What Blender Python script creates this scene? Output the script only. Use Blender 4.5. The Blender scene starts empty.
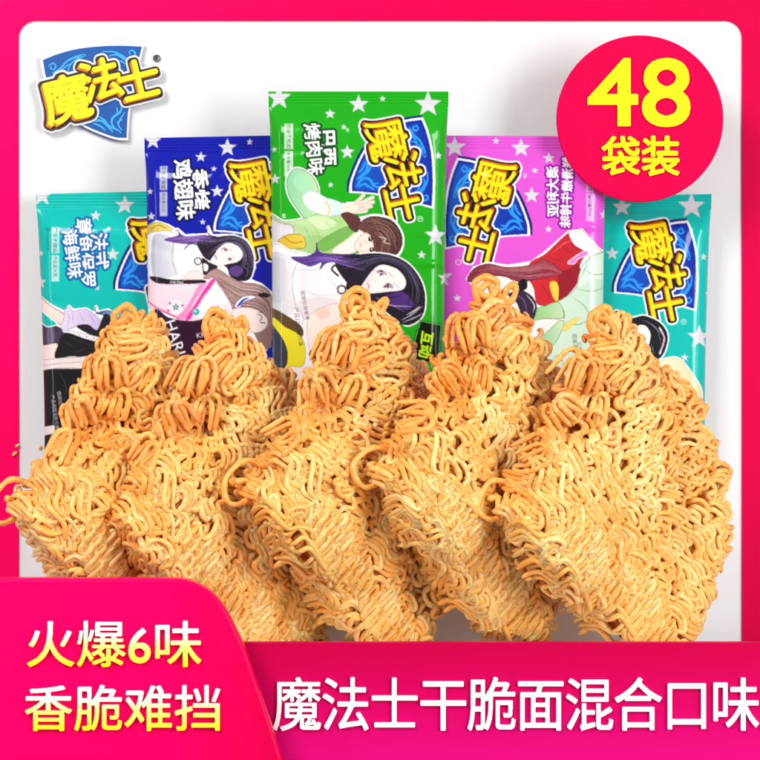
import bpy, bmesh, math, random
import numpy as np
from mathutils import Vector, Matrix

# ------------------------------------------------------------------ camera, light, exposure
SC = bpy.context.scene
COL = SC.collection
S = 0.0006          # metres per photograph pixel at the reference depth
D = 2700.0          # camera distance, in the same pixels
ZO = 0.30           # height of the view axis above the table top under the display

cam = bpy.data.cameras.new('camera'); camo = bpy.data.objects.new('camera', cam); COL.objects.link(camo)
camo.location = (0, -D*S, ZO); camo.rotation_euler = (math.radians(90), 0, 0)
cam.sensor_width = 36.0; cam.lens = 36.0*D/760.0
cam.clip_start = 0.05; cam.clip_end = 50
SC.camera = camo

w = bpy.data.worlds.new('World'); SC.world = w; w.use_nodes = True
bg = w.node_tree.nodes['Background']
bg.inputs[0].default_value = (1.0, 0.985, 0.97, 1); bg.inputs[1].default_value = 0.40

def area(name, loc, target, sx, sy, power, color=(1, 1, 1)):
    l = bpy.data.lights.new(name, 'AREA'); l.shape = 'RECTANGLE'; l.size = sx; l.size_y = sy
    l.energy = power; l.color = color
    o = bpy.data.objects.new(name, l); COL.objects.link(o)
    o.location = loc
    o.rotation_euler = (Vector(target)-Vector(loc)).to_track_quat('-Z', 'Y').to_euler()
    return o
area('key_softbox', (-0.75, -1.15, ZO+0.95), (0, 0, ZO), 0.6, 0.6, 19.5, (1, 0.985, 0.96))
area('fill_softbox', (1.1, -1.2, ZO+0.25), (0, 0, ZO), 0.5, 0.9, 19.0)
area('strip_light', (-1.15, -0.75, ZO), (0, 0, ZO), 0.10, 1.3, 2.6)
area('strip_light', (1.2, -0.65, ZO), (0, 0, ZO), 0.10, 1.3, 2.6)

vs = SC.view_settings
vs.view_transform = 'Standard'; vs.look = 'None'; vs.exposure = 0.0; vs.gamma = 1.0; vs.use_curve_mapping = False
SC.display_settings.display_device = 'sRGB'

# ------------------------------------------------------------------ helpers
def lin(c):
    c = np.asarray(c, float)/255.0
    return np.where(c <= 0.04045, c/12.92, ((c+0.055)/1.055)**2.4)
def lin4(c): return tuple(lin(c))+(1.0,)
def fac(d): return (D+d)/D*S
def at(px, py, d):
    f = fac(d); return Vector(((px-380)*f, d*S, (380-py)*f+ZO))

def principled(name, color, rough=0.5, spec=0.5, coat=0.0, bump=None, var=0.0):
    m = bpy.data.materials.new(name); m.use_nodes = True
    nt = m.node_tree; b = nt.nodes['Principled BSDF']
    b.inputs['Base Color'].default_value = lin4(color)
    b.inputs['Roughness'].default_value = rough
    b.inputs['Specular IOR Level'].default_value = spec
    b.inputs['Coat Weight'].default_value = coat
    b.inputs['Coat Roughness'].default_value = 0.12
    tc = nt.nodes.new('ShaderNodeTexCoord')
    if var:
        n = nt.nodes.new('ShaderNodeTexNoise'); n.inputs['Scale'].default_value = 60; n.inputs['Detail'].default_value = 4
        nt.links.new(tc.outputs['Object'], n.inputs['Vector'])
        r = nt.nodes.new('ShaderNodeMapRange'); r.inputs[3].default_value = 1-var; r.inputs[4].default_value = 1.0
        nt.links.new(n.outputs[0], r.inputs[0])
        mx = nt.nodes.new('ShaderNodeMix'); mx.data_type = 'RGBA'; mx.blend_type = 'MULTIPLY'; mx.inputs[0].default_value = 1
        mx.inputs[6].default_value = lin4(color); nt.links.new(r.outputs[0], mx.inputs[7])
        nt.links.new(mx.outputs[2], b.inputs['Base Color'])
    if bump:
        n = nt.nodes.new('ShaderNodeTexNoise'); n.inputs['Scale'].default_value = bump[0]; n.inputs['Detail'].default_value = 3
        nt.links.new(tc.outputs['Object'], n.inputs['Vector'])
        bp = nt.nodes.new('ShaderNodeBump'); bp.inputs['Strength'].default_value = bump[1]; bp.inputs['Distance'].default_value = bump[2]
        nt.links.new(n.outputs[0], bp.inputs['Height']); nt.links.new(bp.outputs[0], b.inputs['Normal'])
    return m

def inked(name, axis, lo, hi, stops, rough=0.35):
    """board printed with a colour fade of its own ink, running along one axis of the board (object metres)"""
    m = principled(name, (255, 255, 255), rough, 0.06)
    nt = m.node_tree; b = nt.nodes['Principled BSDF']
    tc = nt.nodes.new('ShaderNodeTexCoord'); sp = nt.nodes.new('ShaderNodeSeparateXYZ')
    nt.links.new(tc.outputs['Object'], sp.inputs[0])
    r = nt.nodes.new('ShaderNodeMapRange'); r.inputs[1].default_value = lo; r.inputs[2].default_value = hi
    nt.links.new(sp.outputs[axis], r.inputs[0])
    cr = nt.nodes.new('ShaderNodeValToRGB'); el = cr.color_ramp.elements
    el[0].position, el[0].color = stops[0][0], lin4(stops[0][1])
    el[1].position, el[1].color = stops[-1][0], lin4(stops[-1][1])
    for p, c in stops[1:-1]:
        e = el.new(p); e.color = lin4(c)
    nt.links.new(r.outputs[0], cr.inputs[0]); nt.links.new(cr.outputs[0], b.inputs['Base Color'])
    return m

def attr_mat(name, rough, coat=0.0, spec=0.5):
    m = principled(name, (255, 255, 255), rough, spec, coat)
    nt = m.node_tree; b = nt.nodes['Principled BSDF']
    a = nt.nodes.new('ShaderNodeAttribute'); a.attribute_name = 'ink'
    nt.links.new(a.outputs['Color'], b.inputs['Base Color'])
    return m

def link(name, me, mat=None, parent=None):
    o = bpy.data.objects.new(name, me); COL.objects.link(o)
    me.name = name
    if mat is not None and not me.materials: me.materials.append(mat)
    if parent is not None:
        o.parent = parent
        o.matrix_parent_inverse = Matrix.Translation(-parent.location)
    return o
def tag(o, label=None, cat=None, group=None, kind=None):
    if label: o['label'] = label
    if cat: o['category'] = cat
    if group: o['group'] = group
    if kind: o['kind'] = kind
    return o
def thing(name, loc, label, cat, group=None):
    o = bpy.data.objects.new(name, None); COL.objects.link(o)
    o.location = loc; o.empty_display_size = 0.02
    return tag(o, label, cat, group)

def curve_to_mesh(c):
    o = bpy.data.objects.new('tmp', c); COL.objects.link(o)
    dg = bpy.context.evaluated_depsgraph_get(); dg.update()
    me = bpy.data.meshes.new_from_object(o.evaluated_get(dg))
    bpy.data.objects.remove(o); 
    me.materials.clear()
    return me
def place_px(me, front, thick, shade=False):
    """curve space (x right, y up in px, z toward the viewer) -> world, front face at depth `front`"""
    n = len(me.vertices); co = np.empty(n*3); me.vertices.foreach_get('co', co); co = co.reshape(-1, 3)
    f = fac(front); out = np.empty_like(co)
    out[:, 0] = (co[:, 0]-380)*f; out[:, 2] = (380+co[:, 1])*f+ZO
    out[:, 1] = (front+thick/2-co[:, 2])*S
    me.vertices.foreach_set('co', out.ravel()); me.update()
    if not shade: me.polygons.foreach_set('use_smooth', [False]*len(me.polygons))
    return me
def plate(name, loops, front, thick, bevel, mat, parent=None, res=2):
    c = bpy.data.curves.new('tmp', 'CURVE'); c.dimensions = '2D'; c.fill_mode = 'BOTH'
    c.extrude = thick/2-bevel; c.bevel_depth = bevel; c.bevel_resolution = res; c.offset = -bevel
    for lp in loops:
        s = c.splines.new('POLY'); s.points.add(len(lp)-1); s.use_cyclic_u = True
        for p, (x, y) in zip(s.points, lp): p.co = (x, -y, 0, 1)
    me = place_px(curve_to_mesh(c), front, thick)
    return link(name, me, mat, parent)
_gl = {}
def glyph_tris(body, space=1.0):
    """filled outline of a piece of writing as flat triangles, in em"""
    if (body, space) not in _gl:
        c = bpy.data.curves.new('tmp', 'FONT'); c.body = body; c.size = 1.0; c.resolution_u = 5; c.space_character = space
        me = curve_to_mesh(c); me.calc_loop_triangles()
        co = np.array([v.co[:2] for v in me.vertices])
        tr = np.array([t.vertices[:] for t in me.loop_triangles])
        _gl[body, space] = (co, tr); bpy.data.meshes.remove(me)
    return _gl[body, space]
def raster(Pl, tr, shape):
    m = np.zeros(shape, bool)
    for t in tr:
        A, B, C = Pl[t]; b0 = np.maximum(np.floor(np.minimum(np.minimum(A, B), C)).astype(int), 0); b1 = np.ceil(np.maximum(np.maximum(A, B), C)).astype(int)+1
        ys, xs = np.mgrid[b0[1]:b1[1], b0[0]:b1[0]]; xs = xs+0.5; ys = ys+0.5
        e = lambda p, q: (q[0]-p[0])*(ys-p[1])-(q[1]-p[1])*(xs-p[0])
        e1, e2, e3 = e(A, B), e(B, C), e(C, A)
        m[b0[1]:b1[1], b0[0]:b1[0]] |= ((e1 >= 0) & (e2 >= 0) & (e3 >= 0)) | ((e1 <= 0) & (e2 <= 0) & (e3 <= 0))
    return m
def dilate(mm, r):
    if r < 0.5: return mm
    R = int(math.ceil(r)); o = mm.copy()
    for dy in range(-R, R+1):
        h = r*r-dy*dy
        if h < 0: continue
        k = int(math.sqrt(h)); row = np.roll(mm, dy, 0)
        cs = np.cumsum(np.pad(row, ((0, 0), (k+1, k))).astype(np.int32), 1)   # horizontal run of 2k+1
        o |= (cs[:, 2*k+1:]-cs[:, :-2*k-1]) > 0
    return o
def contours(m, sig=1.5, keep=2, least=10):
    """closed boundary loops of a mask, smoothed; (x, y) in cells"""
    P = np.pad(m, 1); nxt = {}
    H_, W_ = P.shape
    def put(a, b): nxt.setdefault(a, []).append(b)
    ys, xs = np.nonzero(P)
    for y, x in zip(ys.tolist(), xs.tolist()):
        if not P[y-1, x]: put((x, y), (x+1, y))
        if not P[y, x+1]: put((x+1, y), (x+1, y+1))
        if not P[y+1, x]: put((x+1, y+1), (x, y+1))
        if not P[y, x-1]: put((x, y+1), (x, y))
    loops = []
    while nxt:
        st = next(iter(nxt)); cur = st; lp = []; d = None
        while True:
            o = nxt[cur]
            if len(o) > 1 and d is not None:
                o.sort(key=lambda q: (q[0]-cur[0])*d[1]-(q[1]-cur[1])*d[0])
            n = o.pop(0)
            if not o: del nxt[cur]
            lp.append(cur); d = (n[0]-cur[0], n[1]-cur[1]); cur = n
            if cur == st: break
        if len(lp) < least: continue
        L_ = np.array(lp, float)-1; k = np.arange(-5, 6); g = np.exp(-k*k/(2*sig*sig)); g /= g.sum()
        L_ = sum(w_*np.roll(L_, int(-j), 0) for j, w_ in zip(k, g))
        loops.append(L_[::keep])
    return loops
def text_loops(body, bold=0.0, res=120, square=False, space=1.0):
    """outline loops of a text in em (x right, y up), its strokes thickened by `bold` em on each side"""
    co, tr = glyph_tris(body, space); lo = co.min(0); pad = int(bold*res)+4
    Pl = (co-lo)*res+pad; sh = np.ceil(Pl.max(0)).astype(int)+pad+2
    m = raster(Pl, tr, (sh[1], sh[0]))
    if square:
        k = int(bold*res); m = np.any([np.roll(m, (i, j), (0, 1)) for i in range(-k, k+1) for j in range(-k, k+1)], 0)
    else: m = dilate(m, bold*res)
    return [(l-pad)/res+lo for l in contours(m)]
def loops_mesh(loops, extrude, bevel=0.0):
    c = bpy.data.curves.new('tmp', 'CURVE'); c.dimensions = '2D'; c.fill_mode = 'BOTH'
    c.extrude = extrude-bevel; c.bevel_depth = bevel; c.bevel_resolution = 1; c.offset = -bevel
    for lp in loops:
        sp = c.splines.new('POLY'); sp.points.add(len(lp)-1); sp.use_cyclic_u = True
        for p, (x, y) in zip(sp.points, lp): p.co = (x, y, 0, 1)
    return curve_to_mesh(c)
def lettering(name, body, box, front, thick, bold, mat, parent, bevel=0.0, square=False, space=1.0):
    x0, y0, x1, y1 = box
    lps = text_loops(body, bold, 240 if square else 140, square, space); al = np.vstack(lps); lo, hi = al.min(0), al.max(0)
    lps = [np.stack([x0+(l[:, 0]-lo[0])/(hi[0]-lo[0])*(x1-x0), -y1+(l[:, 1]-lo[1])/(hi[1]-lo[1])*(y1-y0)], 1) for l in lps]
    return link(name, place_px(loops_mesh(lps, thick/2, bevel), front, thick), mat, parent)
def arc(cx, cy, r, a0, a1, n=10):
    return [(cx+r*math.cos(math.radians(a0+(a1-a0)*i/n)), cy+r*math.sin(math.radians(a0+(a1-a0)*i/n))) for i in range(n+1)]
def crom(pts, n=8, closed=True):
    P = [np.array(p, float) for p in pts]; m = len(P); out = []
    for i in range(m if closed else m-1):
        if closed: a, b, c, d = P[i-1], P[i], P[(i+1) % m], P[(i+2) % m]
        else: a, b, c, d = P[max(i-1, 0)], P[i], P[i+1], P[min(i+2, m-1)]
        for k in range(n):
            t = k/n
            out.append(0.5*((2*b)+(c-a)*t+(2*a-5*b+4*c-d)*t*t+(3*b-a-3*c+d)*t**3))
    if not closed: out.append(P[-1])
    return [tuple(p) for p in out]

# ------------------------------------------------------------------ the setting: stepped white table
WHITE = principled('matt_white', (246, 246, 246), 0.55, 0.3)
def boxes(name, bl, mat):
    bm = bmesh.new()
    for (x0, x1, d0, d1, z0, z1) in bl:
        r = bmesh.ops.create_cube(bm, size=1)
        for v in r['verts']:
            v.co = Vector(((x0+x1)/2+v.co.x*(x1-x0), (d0+d1)/2+v.co.y*(d1-d0), (z0+z1)/2+v.co.z*(z1-z0)))
    me = bpy.data.meshes.new(name); bm.to_mesh(me); bm.free()
    return link(name, me, mat)
zof = lambda py, d: at(0, py, d).z
Zs_front = zof(650, -120)                       # ledge the upper cakes stand on
Zs_back = zof(694, -60)
RISE = {'green': 424, 'blue': 452, 'pink': 452, 'teal': 474}
bl = [(-0.5, 0.5, -208*S, -92*S, 0, Zs_front), (-0.5, 0.5, -91.5*S, 30*S, 0, Zs_back)]
def riser(x0, x1, py, d, back=146):
    a = at(x0, 0, d).x; b = at(x1, 0, d).x
    return (a, b, (d-24)*S, (back)*S, 0, zof(py, d))
bl += [riser(62, 690, 600, 50, 126)]
bl += [riser(274, 440, RISE['green'], 56, 66), riser(150, 273, RISE['blue'], 86, 96), riser(441, 596, RISE['pink'], 86, 96),
       riser(62, 255, RISE['teal'], 118, 127), riser(480, 690, RISE['teal'], 118, 127)]
fl = boxes('floor', bl, WHITE); tag(fl, kind='structure')

# ------------------------------------------------------------------ display board: white panel in a printed pink border
board = thing('display_board', (0, 142*S, 0.0), 'white display board in a glossy crimson pink border, standing behind the snack packs', 'display board')
PANEL = principled('satin_panel', (221, 221, 223), 0.6, 0.1)
plate('back_panel', [[(-60, -60), (820, -60), (820, 870), (-60, 870)]], 140, 8, 0.5, PANEL, board)
L, T, R, B = 18.7, 21, 742, 760
hole = arc(L+17, T+17, 17, 180, 270)+arc(R-17, T+17, 17, 270, 360)+[(R, B), (L, B)]
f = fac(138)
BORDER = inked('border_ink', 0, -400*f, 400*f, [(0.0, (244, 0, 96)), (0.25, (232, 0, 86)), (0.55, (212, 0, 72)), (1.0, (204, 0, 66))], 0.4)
plate('border', [[(-60, -60), (820, -60), (820, 870), (-60, 870)], hole[::-1]], 138, 1.9, 0.3, BORDER, board)

# caption board along the bottom
zc0, zc1 = zof(765, -222), zof(640, -222)
CAP = inked('caption_ink', 2, zc0, zc1, [(0.0, (214, 10, 120)), (0.45, (202, 2, 92)), (1.0, (190, 0, 62))], 0.4)
capt = thing('caption_board', at(480, 770, -214), 'long crimson board along the bottom edge with white caption lettering', 'sign')
plate('board', [[(150, 642.5), (830, 642.5), (830, 900), (150, 900)]], -222, 12, 0.5, CAP, capt)
WLET = principled('white_letters', (252, 250, 252), 0.4, 0.3)
lettering('lettering', '魔法士干脆面混合口味', (273, 677, 759, 731), -225, 2.6, 0.014, WLET, capt, space=0.93)

# slogan tag at the lower left
slog = thing('slogan_board', at(120, 770, -232), 'bright pink slogan board with a rounded shoulder and yellow lettering, lower left corner', 'sign')
out = [(-60, 578.5), (165, 578.5)]+crom([(165, 578.5), (186, 580), (206, 589), (222, 605), (234, 626), (246, 652)], 6, False)[1:]+[(262, 698), (284, 766), (320, 900), (-60, 900)]
TAGM = inked('slogan_ink', 0, -400*S, -100*S, [(0.0, (244, 0, 98)), (0.7, (240, 0, 92)), (1.0, (216, 0, 70))], 0.3)
plate('board', [out], -262, 24, 4.0, TAGM, slog, 4)
for body, box in (('火爆6味', (27, 621, 201, 667)), ('香脆难挡', (25, 685, 220, 731))):
    d = -266; za, zb = zof(box[3], d), zof(box[1], d)
    YL = inked('slogan_letter_ink', 2, za, zb, [(0.05, (255, 242, 30)), (0.45, (255, 250, 130)), (0.72, (255, 254, 235)), (1.0, (255, 255, 255))], 0.4)
    lettering('lettering', body, box, d, 3.5, 0.012, YL, slog)

# round badge on a stand-off peg
badge = thing('round_badge', at(639, 122, 136), 'round crimson badge with yellow number 48, mounted above the right-hand packs', 'badge')
BADM = principled('badge_ink', (208, 0, 68), 0.45, 0.06)
plate('disc', [arc(640, 118.7, 83.5, 0, 360, 96)[:-1]], 60, 6, 1.0, BADM, badge)
plate('peg', [arc(640, 70, 5, 0, 360, 20)[:-1]], 66, 73, 0.3, WHITE, badge)
YEL = principled('badge_letters', (255, 246, 0), 0.4, 0.3)
lettering('lettering', '48', (587.5, 58, 690.5, 127), 57.8, 2.0, 0.014, YEL, badge, square=True)
lettering('lettering', '袋装', (601.5, 135.5, 679.5, 176), 57.8, 2.0, 0.022, YEL, badge)

# ------------------------------------------------------------------ brand emblem on the panel (solid, three-dimensional)
K = 5.43
def W(pts): return [(x/K+30, y/K+20) for x, y in pts]
SHIELD = crom([(66, 214), (150, 181), (260, 153), (400, 138), (520, 136)], 6, False)+[(610, 141)]+crom([(610, 141), (596, 200), (572, 310), (548, 420), (532, 520), (526, 642)], 5, False)[1:]+crom([(526, 642), (470, 640), (400, 618), (310, 580), (230, 530), (160, 460), (105, 370), (78, 290)], 5, False)[1:]
SWIRLS = [  # centre lines and widths, zoomed pixels of the emblem
    ([(100, 250), (125, 235), (140, 250), (130, 268), (112, 262), (116, 248)], 9),
    ([(120, 290), (165, 262), (200, 225), (250, 200), (300, 190), (250, 215), (215, 250), (205, 285)], 12),
    ([(150, 300), (185, 260), (230, 232)], 9),
    ([(395, 172), (450, 172), (495, 190), (530, 212), (560, 205), (572, 182), (556, 165), (538, 176), (546, 190)], 11),
    ([(430, 196), (470, 188), (500, 205), (540, 232), (575, 222)], 11),
    ([(470, 225), (500, 225), (520, 245)], 9),
    ([(312, 520), (350, 545), (390, 548), (430, 585), (450, 610)], 14), ([(340, 560), (380, 575), (410, 600)], 11),
    ([(360, 520), (400, 540), (430, 575), (480, 600), (495, 615)], 11),
    ([(500, 455), (490, 500), (450, 530), (445, 565), (470, 600)], 14), ([(470, 475), (475, 505), (455, 520)], 9),
    ([(515, 500), (490, 540), (480, 570), (500, 600)], 11), ([(500, 540), (470, 560)], 9)]
LOGO_CH = [('魔', 198, 425, 268, 268), ('法', 385, 322, 236, 236), ('士', 590, 326, 236, 236)]
LOGO_ROT = -14.0

logo = thing('wall_emblem', at(85, 140, 139), 'blue shield emblem with big yellow characters, fixed top left on the white panel', 'emblem')
M_RIM = principled('emblem_rim', (16, 62, 140), 0.4); M_BLUE = principled('emblem_blue', (14, 84, 165), 0.35, var=0.25)
M_LB = principled('emblem_light_blue', (52, 160, 228), 0.4); M_GREYW = principled('emblem_outline', (222, 222, 230), 0.4)
M_DK = principled('emblem_dark', (48, 24, 12), 0.45); M_OR = principled('emblem_orange', (214, 128, 10), 0.4); M_YE = principled('emblem_yellow', (255, 226, 12), 0.35)
def grow(pts, k, dx=0, dy=0):
    c = np.mean(np.array(pts), 0); return [tuple(c+(np.array(p)-c)*k+np.array((dx, dy))) for p in pts]
SH = W(SHIELD)
sh = plate('shield', [grow(SH, 1.0, -1.6, 2.4)], 135, 5, 0.5, M_RIM, logo)
plate('shield_border', [grow(SH, 1.045)], 134.2, 3, 0.4, M_GREYW, sh)
plate('shield_face', [grow(SH, 0.985)], 133.4, 2, 0.3, M_BLUE, sh)
def ribbon(pts, wd):
    P = np.array(crom(pts, 6, False)); n = len(P)
    t = np.gradient(P, axis=0); t /= np.linalg.norm(t, axis=1)[:, None]+1e-9
    nn = np.stack([-t[:, 1], t[:, 0]], 1); s = np.linspace(0, 1, n); wv = wd/2*(0.35+0.65*np.sin(np.pi*(0.12+0.83*s)))[:, None]
    return [tuple(p) for p in (P+nn*wv)]+[tuple(p) for p in (P-nn*wv)[::-1]]
for i, (pts, wd) in enumerate(SWIRLS):
    P = W(ribbon(pts, wd*0.95)); plate('swirl', [P], 133.05-i*0.05, 1.0, 0.0, M_LB, sh)
def emblem_char(ch, cx, cy, w, bold, front, thick, mat, name, parent, dx=0, dy=0, bevel=0.0):
    a = math.radians(-LOGO_ROT); out = []
    for l in text_loops(ch, bold, 110):
        x = (l[:, 0]-0.5)*w/K; y = (l[:, 1]-0.38)*w/K
        out.append(np.stack([x*math.cos(a)-y*math.sin(a)+cx/K+30+dx, x*math.sin(a)+y*math.cos(a)-(cy/K+20)-dy], 1))
    return link(name, place_px(loops_mesh(out, thick/2, bevel), front, thick), mat, parent)
for i, (ch, cx, cy, w_, h_) in enumerate(LOGO_CH):
    e = i*0.15                                     # neighbours overlap: each a hair prouder than the last
    p = emblem_char(ch, cx, cy, w_, 0.028, 127.6-e, 1.5, M_YE, 'character', logo, bevel=0.2)
    emblem_char(ch, cx, cy, w_, 0.028, 128.7-e, 1.6, M_OR, 'side_face', p, -0.9, 1.0)
    emblem_char(ch, cx, cy, w_, 0.028, 129.4-e, 1.5, M_OR, 'side_face', p, -1.7, 1.9)
    emblem_char(ch, cx, cy, w_, 0.098, 130.5-e, 1.4, M_DK, 'dark_outline', p, -0.8, 0.9)
    emblem_char(ch, cx, cy, w_, 0.140, 131.8-e, 1.4, M_GREYW, 'pale_outline', p, -0.8, 0.9)
ring = arc(156.8, 58.2, 3.6, 0, 360, 24)[:-1]; rin = arc(156.8, 58.2, 2.9, 0, 360, 24)[:-1]
M_MK = principled('mark_grey', (60, 60, 64), 0.5)
rg = plate('registered_mark', [ring, rin[::-1]], 138, 2, 0.1, M_MK, logo)
lettering('lettering', 'R', (155.2, 56, 158.6, 60.6), 138.3, 2, 0.01, M_MK, rg)

# ------------------------------------------------------------------ printing on the packs: a small painter writing ink values per vertex
class Art:
    def __init__(s, x0, y0, x1, y1, base, ss=4):
        s.x0, s.y0, s.ss = x0, y0, ss
        s.W, s.H = int((x1-x0)*ss), int((y1-y0)*ss)
        s.img = np.empty((s.H, s.W, 3)); s.img[:] = np.array(base)/255.0
        s.map = lambda P: P
    def _c(s, pts):
        P = s.map(np.array(pts, float)); return (P-np.array((s.x0, s.y0)))*s.ss
    def _box(s, P, pad):
        a = np.maximum(np.floor(P.min(0)-pad).astype(int), 0); b = np.minimum(np.ceil(P.max(0)+pad).astype(int)+1, (s.W, s.H))
        if (b <= a).any(): return None
        return a, b
    def _fill(s, a, b, mask, color, alpha=1.0, color2=None, axis=None):
        sub = s.img[a[1]:b[1], a[0]:b[0]]
        c = np.array(color)/255.0
        if color2 is not None:
            g = np.linspace(0, 1, b[1]-a[1])[:, None, None] if axis == 'y' else np.linspace(0, 1, b[0]-a[0])[None, :, None]
            c = c*(1-g)+np.array(color2)/255.0*g
            c = np.broadcast_to(c, sub.shape)[mask]
        sub[mask] = sub[mask]*(1-alpha)+c*alpha
    def _pmask(s, P, a, b):
        ys, xs = np.mgrid[a[1]:b[1], a[0]:b[0]]; xs = xs+0.5; ys = ys+0.5
        m = np.zeros(xs.shape, bool); Q = np.roll(P, -1, 0)
        for (x1, y1), (x2, y2) in zip(P, Q):
            if y1 == y2: continue
            r0 = int(np.clip(math.floor(min(y1, y2)-0.5-a[1]), 0, m.shape[0])); r1 = int(np.clip(math.ceil(max(y1, y2)+0.5-a[1]), 0, m.shape[0]))
            if r1 <= r0: continue
            yy = ys[r0:r1]
            m[r0:r1] ^= ((y1 > yy) != (y2 > yy)) & (xs[r0:r1] < (x2-x1)*(yy-y1)/(y2-y1)+x1)
        return m
    def poly(s, pts, color, smooth=False, alpha=1.0, color2=None, axis='x'):
        P = s._c(crom(pts) if smooth else pts); bx = s._box(P, 1)
        if bx is None: return
        s._fill(*bx, s._pmask(P, *bx), color, alpha, color2, axis)
    def stroke(s, pts, width, color, smooth=True, closed=False, taper=False, alpha=1.0):
        P = s._c(crom(pts, 8, closed) if smooth else (list(pts)+[pts[0]] if closed else pts))
        if closed and smooth: P = np.vstack([P, P[:1]])
        r = width*s.ss/2; bx = s._box(P, r+1)
        if bx is None: return
        a, b = bx; m = np.zeros((b[1]-a[1], b[0]-a[0]), bool); n = len(P)-1
        for i in range(n):
            p, q = P[i], P[i+1]; rr = r*(1-0.8*abs(2*(i+0.5)/n-1)) if taper else r
            lo = np.maximum(np.floor(np.minimum(p, q)-rr-1).astype(int), a); hi = np.minimum(np.ceil(np.maximum(p, q)+rr+1).astype(int), b)
            if (hi <= lo).any(): continue
            ys, xs = np.mgrid[lo[1]:hi[1], lo[0]:hi[0]]; xs = xs+0.5; ys = ys+0.5
            d = q-p; l2 = d@d+1e-9; t = np.clip(((xs-p[0])*d[0]+(ys-p[1])*d[1])/l2, 0, 1)
            m[lo[1]-a[1]:hi[1]-a[1], lo[0]-a[0]:hi[0]-a[0]] |= (xs-p[0]-t*d[0])**2+(ys-p[1]-t*d[1])**2 < rr*rr
        s._fill(a, b, m, color, alpha)
    def shape(s, pts, color, line=None, lw=0.6, halo=0, color2=None, axis='x', alpha=1.0):
        if halo: s.stroke(pts, halo*2, (252, 252, 252), True, True)
        s.poly(pts, color, True, alpha, color2, axis)
        if line: s.stroke(pts, lw, line, True, True)
    def star(s, cx, cy, r, color=(216, 216, 222), rot=0):
        s.poly([(cx+(r if k % 2 == 0 else r*0.42)*math.sin(k*math.pi/5+rot), cy-(r if k % 2 == 0 else r*0.42)*math.cos(k*math.pi/5+rot)) for k in range(10)], color)
    def dot(s, cx, cy, rx, ry, color, ang=0):
        c, n = math.cos(ang), math.sin(ang)
        s.poly([(cx+rx*math.cos(t)*c-ry*math.sin(t)*n, cy+rx*math.cos(t)*n+ry*math.sin(t)*c) for t in np.linspace(0, 6.2, 20)], color)
    def text(s, body, cx, cy, em, ang, color, bold=0.0, outlines=(), shift=None, spread=1.0):
        """outlines: (width, colour) widest first; shift: (dx, dy, colour) second copy under the face"""
        co, tr = glyph_tris(body)
        wd = 1.0*len(body) if ord(body[0]) > 255 else co[:, 0].max()
        x = (co[:, 0]-wd/2)*em*spread; y = -(co[:, 1]-0.38)*em
        a = math.radians(ang); X = np.stack([x*math.cos(a)-y*math.sin(a)+cx, x*math.sin(a)+y*math.cos(a)+cy], 1)
        P = s._c(X); pad = int(max([o[0] for o in outlines]+[0])*s.ss+bold*s.ss+10)
        bx = s._box(P, pad)
        if bx is None: return
        lo = np.floor(P.min(0)).astype(int)-pad; hi = np.ceil(P.max(0)).astype(int)+pad
        m = raster(P-lo, tr, (hi[1]-lo[1], hi[0]-lo[0]))
        dil = lambda mm, r: dilate(mm, r*s.ss)
        def put(mm, color, dx=0, dy=0):
            v = s.map(np.array([[0., 0.], [dx, dy]])); v = (v[1]-v[0])*s.ss
            mm = np.roll(mm, (int(round(v[1])), int(round(v[0]))), (0, 1))
            a_ = np.maximum(lo, 0); b_ = np.minimum(hi, (s.W, s.H))
            if (b_ <= a_).any(): return
            s._fill(a_, b_, mm[a_[1]-lo[1]:b_[1]-lo[1], a_[0]-lo[0]:b_[0]-lo[0]], color)
        face = dil(m, bold)
        for wd_, c in outlines: put(dil(face, wd_), c)
        if shift: 
            for k in (0.35, 0.7, 1.0): put(face, shift[2], shift[0]*k, shift[1]*k)
        if color is not None: put(face, color)
    def sample(s):
        return lin(s.img*255)*0.86        # printing ink on film is duller than the drawing's full scale

def strands(art, A, B, n, light, dark, width=0.5, seed=0):
    """fine hair lines interpolated between two guide curves"""
    rng = np.random.RandomState(seed); A = np.array(crom(A, 6, False)); B = np.array(crom(B, 6, False)); m = min(len(A), len(B))
    for k in range(n):
        t = (k+0.5)/n+rng.uniform(-0.4, 0.4)/n; P = A[:m]*(1-t)+B[:m]*t
        i0 = rng.randint(0, max(1, m//3)); i1 = m-rng.randint(0, max(1, m//3))
        if i1-i0 < 4: continue
        art.stroke([tuple(p) for p in P[i0:i1]], width*rng.uniform(0.6, 1.3), light if rng.rand() < 0.5 else dark, False, False, True, 0.75)

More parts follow.
